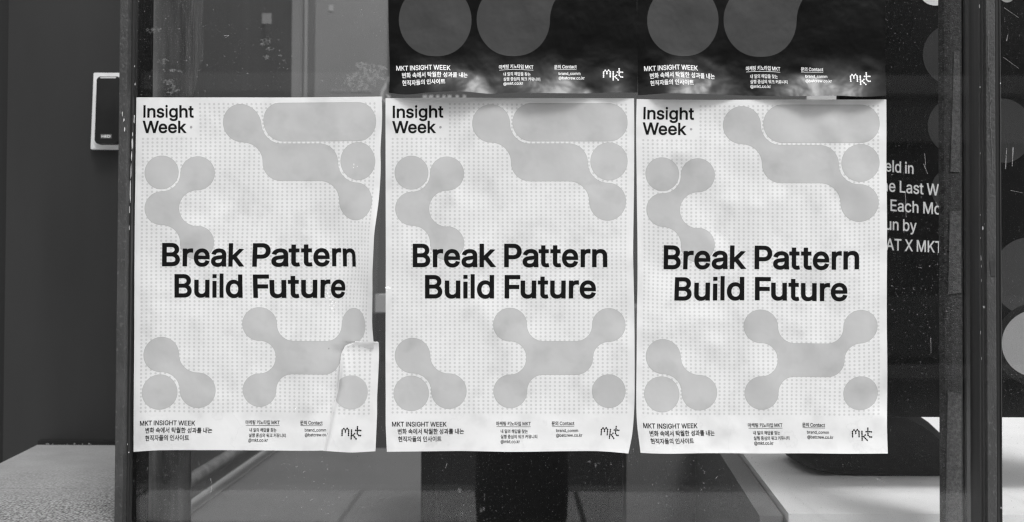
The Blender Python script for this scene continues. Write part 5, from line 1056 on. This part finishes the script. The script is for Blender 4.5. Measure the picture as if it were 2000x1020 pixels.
panel_poly('round_shape', [clean(arc(1872, 246, 60, 57, 100, 270, 30) + arc(1955, 256, 62, 64, 270, 440, 30))], M_pb, 0.0006)
panel_poly('round_shape', [circle(1869, 370, 50, 46)], M_pb, 0.0006)
panel_poly('round_shape', [clean(arc(2010, 540, 72, 76, 100, 280, 30) + arc(2080, 540, 60, 76, 280, 440, 20))], mat('dim_grey_panel_shape', 0.055, 0.4), 0.0006)
panel_poly('round_shape', [circle(2026, 673, 84, 82)], mat('black_panel_ring', 0.01, 0.4), 0.0012)
panel_poly('round_shape', [circle(2026, 671, 69.5, 66)], M_pb2, 0.0018)
panel_poly('round_shape', [circle(1827, -22, 34, 33)], M_pw, 0.0012)
panel_poly('round_shape', [circle(1967, -8, 14, 13)], M_pb2, 0.0012)
def panel_text(txt, i0, x0, i1, x1, base, caph, slope, bold=0.35):
    tr = text_line(txt, x0, x1, base, caph, bold, slope, i0, i1)
    me = bpy.data.meshes.new('panel_lettering'); vs = []; fs = []
    for t in tr:
        vs += [at(p[0], p[1], YP - 0.0012) for p in t]; fs.append((len(vs) - 3, len(vs) - 2, len(vs) - 1))
    me.from_pydata(vs, [], fs); link('panel_lettering', me, M_pw, IP)
panel_text('Held in', 1, 1729.5, 6, 1783.8, 334.5, 21.5, 0.10)
panel_text('the Last Week', 4, 1757.7, 7, 1803.5, 375.8, 22, 0.085)
panel_text('of Each Month', 3, 1739.6, 6, 1793.5, 411.9, 22, 0.075)
panel_text('Run by', 1, 1729.8, 5, 1790, 448.6, 22, 0.06)
panel_text('BAT X MKT', 1, 1730.6, 8, 1840, 488.0, 22, 0.055)
panel_text('Summit', 0, 1700, 5, 1790, 2, 24, 0.0) if False else None

# white counter
yf = 0.27; pc = at(1540, 1003, yf); zc = pc.z; pc2 = atz(1450, 885, zc)
dirv = Vector((pc2.x - pc.x, pc2.y - pc.y))
back = pc.xy + dirv * 2.2
CT = empty('display_counter', (pc.x, yf, 0.0), 'white counter with a sharp front left corner behind the glass at lower right', 'counter')
M_ct = mat('white_counter_top', 0.85, 0.5, var=0.05, scale=8, speck=0.15, spscale=300, speckv=0.4)
xr2 = 2.9
MB().prism([(pc.x, yf), (xr2, yf), (xr2, back.y), (back.x, back.y)], 'z', zc - 0.018, zc, 0.001).out('counter_top', M_ct, CT)
MB().prism([(pc.x + 0.006, yf + 0.004), (xr2 - 0.01, yf + 0.004), (xr2 - 0.01, back.y - 0.01), (back.x + 0.006, back.y - 0.01)], 'z', 0.02, zc - 0.019, 0.001).out('counter_body', mat('white_counter_front', 0.8, 0.6, var=0.05, scale=6), CT)
xq = -0.052
MB().prism([(pc.x + xq * 0.95, yf + 0.03), (pc.x - 0.002, yf + 0.03), (back.x - 0.002, back.y), (back.x + xq, back.y)], 'z', 0.02, zc - 0.012, 0.001).out('side_strip', mat('grey_side_strip', 0.16, 0.6), CT)
# dark rounded stool-like seat standing on the counter
ys = atz(1700, 930, zc).y
o2 = [(1574, 915), (1590, 921), (1640, 926), (1720, 934), (1800, 940), (1850, 941), (1872, 925), (1880, 890), (1868, 862), (1838, 834), (1812, 816), (1780, 800), (1700, 790), (1620, 792), (1575, 806), (1566, 850), (1567, 895)]
cx = sum(p[0] for p in o2) / len(o2); cy = sum(p[1] for p in o2) / len(o2)
t = bmesh.new(); rings = []
prof_ = [(0.0, 0.86), (0.03, 0.96), (0.07, 1.0), (0.16, 1.0), (0.22, 0.95), (0.25, 0.84)]
ol = [(at(a, b, ys)) for a, b in o2]; cc = at(cx, 941, ys)
c0 = sum((p.x for p in ol)) / len(ol)
for dy, s_ in prof_:
    rings.append([t.verts.new((c0 + (p.x - c0) * s_, ys + dy, zc + 0.001 + max(0.0, (p.z - zc)) * s_)) for p in ol])
for a, b in zip(rings, rings[1:]):
    for i in range(len(a)): t.faces.new((a[i], b[i], b[(i + 1) % len(a)], a[(i + 1) % len(a)]))
t.faces.new(rings[0]); t.faces.new(rings[-1][::-1]); bmesh.ops.recalc_face_normals(t, faces=t.faces)
g = MB(); g.merge(t); cu = g.out('cushion', mat('black_cushion_fabric', 0.014, 0.75, var=0.2, scale=60), smooth=True)
thing(cu, 'black rounded cushion resting on the white counter behind the glass', 'cushion')

# room
zf = 0.30
pA = at(355, 990, 0); dA = (pA - CAM); pA = CAM + dA * ((zf - CAM.z) / dA.z)
XS = pA.x
yb = 4.1
structure(MB().box(XS - 0.2, 4.5, 0.06, yb + 0.2, zf - 0.28, zf).out('interior_floor', mat('pale_screed_floor', 0.12, 0.6, var=0.06, scale=3)))
MB_ = MB().box(XS - 0.2, XS, YW + 0.12, yb, zf, 3.2).out('side_wall', mat('dark_side_cladding', 0.075, 0.55, var=0.12, scale=12, stretch=(1, 1, 0.1)))
thing(MB_, 'dark clad side wall seen through the upper left glass', 'wall')
# white notice on it
n0 = at(498, 28, 0) - CAM; a_ = CAM + n0 * ((XS + 0.002 - CAM.x) / n0.x); n1 = at(526, 49, 0) - CAM; b_ = CAM + n1 * ((XS + 0.002 - CAM.x) / n1.x)
ny = (a_.y + b_.y) / 2
nb = MB().box(X(498, ny), X(526, ny), ny, ny + 0.01, Z(49, ny), Z(28, ny)).out('notice', mat('pale_notice', 0.22, 0.6)); thing(nb, 'small pale square notice hung in front of the dark side wall', 'notice')
BW_ = empty('back_wall', (1.5, yb, zf), 'light grey back wall of the room seen left of the upper black poster', 'wall')
MB().box(XS - 0.2, 4.5, yb, yb + 0.2, zf, 3.2).out('wall_face', mat('light_grey_partition', 0.21, 0.6, var=0.04, scale=4), BW_)
MB().box(X(592, yb), X(599, yb), yb - 0.02, yb - 0.001, zf, 3.2).out('trim', mat('pale_trim', 0.26, 0.5), BW_)
MB().box(X(599.5, yb), X(612, yb), yb - 0.012, yb - 0.001, zf, 3.2).out('trim', mat('grey_trim', 0.13, 0.5), BW_)
MB().box(X(757, yb), X(1980, yb), yb - 0.012, yb - 0.001, zf, 3.2).out('dark_wall_panel', mat('dark_partition', 0.085, 0.6), BW_)
# blurred lettering on the back wall
M_bl = mat('pale_wall_lettering', 0.42, 0.6)
def wall_tris(name, tr, m=M_bl):
    me = bpy.data.meshes.new(name); vs = []; fs = []
    for t in tr:
        vs += [at(p[0], p[1], yb - (0.016 if p[0] > 757 else 0.003)) for p in t]; fs.append((len(vs) - 3, len(vs) - 2, len(vs) - 1))
    me.from_pydata(vs, [], fs); return link(name, me, m, BW_)
wall_tris('wall_sign', quad(642, 651, 10, 22), mat('small_pale_sign', 0.34, 0.6))
tr = []
x = 647
for w in (4, 5, 3, 6, 4, 0, 7, 5, 6, 3, 6, 5):
    if w: tr += quad(x, x + w - 0.8, 173 + (w % 2), 180)
    x += w + 1.6 if w else 8
wall_tris('wall_lettering', tr, mat('faint_wall_lettering', 0.27, 0.6))
tr = []
pts = [(757, 150), (757, 160), (753, 168), (747, 178), (745, 188), (748, 196), (756, 197), (760, 190), (757, 182)]
for i in range(len(pts) - 1):
    a, b = Vector(pts[i]), Vector(pts[i + 1]); d = (b - a).normalized(); n_ = Vector((-d.y, d.x)) * 3
    q = [a + n_, b + n_, b - n_, a - n_]; tr += [[tuple(q[0]), tuple(q[1]), tuple(q[2])], [tuple(q[0]), tuple(q[2]), tuple(q[3])]]
wall_tris('wall_lettering', tr)
tr = []
for a, b in ((826, 834), (838, 846), (852, 858), (864, 870), (874, 882), (890, 896), (904, 910)): tr += quad(a, b, 186, 204)
wall_tris('wall_lettering', tr)
MB().box(X(1576, 2.2), X(1666, 2.2), 2.2, 2.3, 1.5, 2.6).out('pale_board', mat('pale_board_face', 0.5, 0.6)) and None
pb_ = bpy.data.objects['pale_board']; thing(pb_, 'pale board glimpsed in the gap above the right white poster', 'board')
# dark cabinet in the middle
yk = 1.55
CB = empty('dark_cabinet', (X(1020, yk), yk, zf), 'tall black cabinet glimpsed under the middle poster', 'cabinet')
MB().box(X(822, yk), X(1222, yk), yk, yk + 0.4, zf, Z(470, yk), 0.05).out('cabinet_body', mat('black_cabinet_paint', 0.014, 0.8, spec=0.1), CB)
# plain grey block to its right, added to darken the floor view there
GB = MB().box(X(1224, 1.75), X(1600, 1.75), 1.75, 2.3, zf, Z(600, 1.75), 0.004).out('added_grey_block', mat('mid_grey_block_paint', 0.14, 0.6, var=0.05, scale=5)); thing(GB, 'plain grey block added to darken the floor view between middle and right posters', 'block')
# grey back panel behind the gap of the first two posters, with a white box added as a bright window patch
WB = MB().box(X(733, 3.6), X(760, 3.6), 3.6, 3.8, Z(612, 3.6), Z(576, 3.6), 0.004).out('bright_patch_box', mat('bright_patch_white', 0.35, 0.6)); thing(WB, 'small white box added as a bright window patch between left and middle posters', 'box')
SC = MB().box(X(640, 4.0), X(822, 4.0), 4.0, 4.05, zf, Z(205, 4.0)).out('grey_screen', mat('grey_screen_board', 0.11, 0.6)); thing(SC, 'grey screen board behind the gap between left and middle posters', 'screen')
ST = MB().box(X(728, 3.6), X(765, 3.6), 3.60, 3.85, zf, Z(613, 3.6), 0.004).out('stand', mat('dark_stand', 0.05, 0.6)); thing(ST, 'dark stand carrying the small white box', 'stand')
# pale kerb and pipe along the side wall
KB = MB().box(XS + 0.001, XS + 0.075, YW + 0.13, yb - 0.03, zf, zf + 0.004).out('floor_strip', mat('pale_floor_strip', 0.30, 0.6)); KB['kind'] = 'structure'
g = MB(); px_ = at(355, 945, 0) - CAM; xpi = XS + 0.09; k = (xpi - CAM.x) / px_.x; A_ = CAM + px_ * k
q_ = at(470, 880, 0) - CAM; B2_ = CAM + q_ * ((xpi - CAM.x) / q_.x); zp = (A_.z + B2_.z) / 2
g.tube((xpi, YW + 0.2, zp), (xpi, yb - 0.03, zp), 0.026, 24)
PI_ = g.out('pipe', mat('worn_grey_pipe', 0.14, 0.45, var=0.35, scale=30), smooth=True); thing(PI_, 'worn grey pipe running along the dark side wall at lower left', 'pipe')
# far wall on the right of the room so it closes
RW = MB().box(4.5, 4.7, 0.06, yb, zf, 3.2).out('end_wall', M_fac); thing(RW, 'dim end wall of the room far right', 'wall')

# ================================================================== THE PHOTOGRAPHER (seen only as a dark reflection)
M_cloth = mat('black_wool_coat', 0.008, 0.9); M_trs = mat('black_wide_trousers', 0.006, 0.95); M_skin = mat('skin', 0.34, 0.5); M_hair = mat('dark_hair', 0.02, 0.6)
def skinned(name, verts, edges, radii, m, parent, root=0, sub=1):
    me = bpy.data.meshes.new(name); me.from_pydata(verts, edges, []); me.update()
    o = bpy.data.objects.new(name + '_tmp', me); COL.objects.link(o)
    sk = o.modifiers.new('s', 'SKIN'); sk.use_smooth_shade = True
    for i, r in enumerate(radii):
        me.skin_vertices[0].data[i].radius = (r, r) if not isinstance(r, tuple) else r
        me.skin_vertices[0].data[i].use_root = (i == root)
    su = o.modifiers.new('u', 'SUBSURF'); su.levels = sub; su.render_levels = sub
    bpy.context.view_layer.update()
    ev = o.evaluated_get(bpy.context.evaluated_depsgraph_get()); nm = bpy.data.meshes.new_from_object(ev)
    bpy.data.objects.remove(o); nm.name = name
    return link(name, nm, m, parent, smooth=True)
PX, PY = 0.04, -2.06
PE = empty('person', (PX, PY, 0.0), 'photographer in black coat and wide black trousers holding a camera, mirrored in the glass', 'person')
V_ = [(PX, PY, 0.92), (PX, PY, 1.12), (PX, PY + 0.01, 1.30), (PX, PY, 1.42), (PX, PY + 0.02, 1.50), (PX, PY + 0.03, 1.60), (PX, PY + 0.02, 1.68)]
E_ = [(0, 1), (1, 2), (2, 3), (3, 4), (4, 5), (5, 6)]
Rr = [(0.15, 0.11), (0.13, 0.10), (0.16, 0.11), (0.10, 0.08), 0.055, (0.075, 0.095), (0.06, 0.08)]
for s in (-1, 1):
    b0 = len(V_)
    V_ += [(PX + s * 0.17, PY, 1.39), (PX + s * 0.24, PY + 0.02, 1.17), (PX + s * 0.11, PY + 0.22, 1.17), (PX + s * 0.075, PY + 0.265, 1.19)]
    E_ += [(3, b0), (b0, b0 + 1), (b0 + 1, b0 + 2), (b0 + 2, b0 + 3)]; Rr += [0.065, 0.05, 0.036, 0.032]
    b1_ = len(V_)
    V_ += [(PX + s * 0.09, PY, 0.84), (PX + s * 0.10, PY + 0.01, 0.48), (PX + s * 0.10, PY - 0.01, 0.08), (PX + s * 0.11, PY + 0.12, 0.04)]
    E_ += [(0, b1_), (b1_, b1_ + 1), (b1_ + 1, b1_ + 2), (b1_ + 2, b1_ + 3)]; Rr += [0.085, 0.06, 0.042, 0.038]
skinned('body', V_, E_, Rr, M_cloth, PE, 0, 2)
# face, hair, hands
skinned('head', [(PX, PY + 0.045, 1.56), (PX, PY + 0.05, 1.63), (PX, PY + 0.03, 1.70)], [(0, 1), (1, 2)], [(0.06, 0.07), (0.078, 0.095), (0.06, 0.075)], M_skin, PE, 1, 2)
skinned('hair', [(PX, PY + 0.00, 1.60), (PX, PY + 0.01, 1.68), (PX, PY + 0.02, 1.74)], [(0, 1), (1, 2)], [(0.07, 0.07), (0.085, 0.09), (0.06, 0.075)], M_hair, PE, 1, 2)
MB().prism([(PY + 0.145, 1.60), (PY + 0.165, 1.605), (PY + 0.14, 1.65)], 'x', PX - 0.012, PX + 0.012, 0.003).out('nose', M_skin, PE, smooth=True)
for s in (-1, 1):
    V_ = [(PX + s * 0.075, PY + 0.265, 1.19), (PX + s * 0.07, PY + 0.30, 1.195)]; E_ = [(0, 1)]; Rr = [(0.03, 0.02), (0.035, 0.016)]
    for f in range(4):
        b0 = len(V_); z = 1.225 - f * 0.018
        V_ += [(PX + s * 0.068, PY + 0.325, z), (PX + s * 0.060, PY + 0.352, z), (PX + s * 0.040, PY + 0.360, z - 0.003)]
        E_ += [(1, b0), (b0, b0 + 1), (b0 + 1, b0 + 2)]; Rr += [0.009, 0.008, 0.007]
    b0 = len(V_); V_ += [(PX + s * 0.06, PY + 0.29, 1.225), (PX + s * 0.045, PY + 0.275, 1.235)]; E_ += [(1, b0), (b0, b0 + 1)]; Rr += [0.010, 0.008]
    skinned('hand', V_, E_, Rr, M_skin, PE, 0, 1)
def loft(name, rings, m, parent):
    t = bmesh.new(); vr = []
    for (cx, cy, z, rx, ry) in rings:
        vr.append([t.verts.new((cx + rx * math.cos(2 * math.pi * i / 28), cy + ry * math.sin(2 * math.pi * i / 28), z)) for i in range(28)])
    for a, b in zip(vr, vr[1:]):
        for i in range(28): t.faces.new((a[i], a[(i + 1) % 28], b[(i + 1) % 28], b[i]))
    t.faces.new(vr[0][::-1]); t.faces.new(vr[-1]); g = MB(); g.merge(t); return g.out(name, m, parent, smooth=True)
for s in (-1, 1):
    loft('trouser_leg', [(PX + s * 0.082, PY, 0.07, 0.075, 0.09), (PX + s * 0.084, PY, 0.25, 0.082, 0.10), (PX + s * 0.085, PY + 0.01, 0.40, 0.090, 0.10), (PX + s * 0.084, PY + 0.01, 0.55, 0.086, 0.10), (PX + s * 0.082, PY, 0.90, 0.095, 0.12)], M_trs, PE)
    loft('shoe', [(PX + s * 0.09, PY + 0.05, 0.0045, 0.045, 0.13), (PX + s * 0.09, PY + 0.05, 0.04, 0.045, 0.13), (PX + s * 0.09, PY + 0.01, 0.085, 0.036, 0.07)], M_trs, PE)
loft('coat', [(PX, PY, 0.66, 0.19, 0.14), (PX, PY, 0.95, 0.18, 0.14), (PX, PY, 1.15, 0.165, 0.13), (PX, PY, 1.34, 0.185, 0.13), (PX, PY, 1.44, 0.11, 0.085)], M_cloth, PE)
HC = empty('handheld_camera', (PX, PY + 0.36, 1.15), 'black camera held by the photographer, mirrored faintly in the glass', 'camera')
MB().box(PX - 0.068, PX + 0.04, PY + 0.29, PY + 0.345, 1.16, 1.24, 0.006).out('camera_body', M_reader, HC)

# cleanup of empty-parent transforms is not needed: children keep world geometry
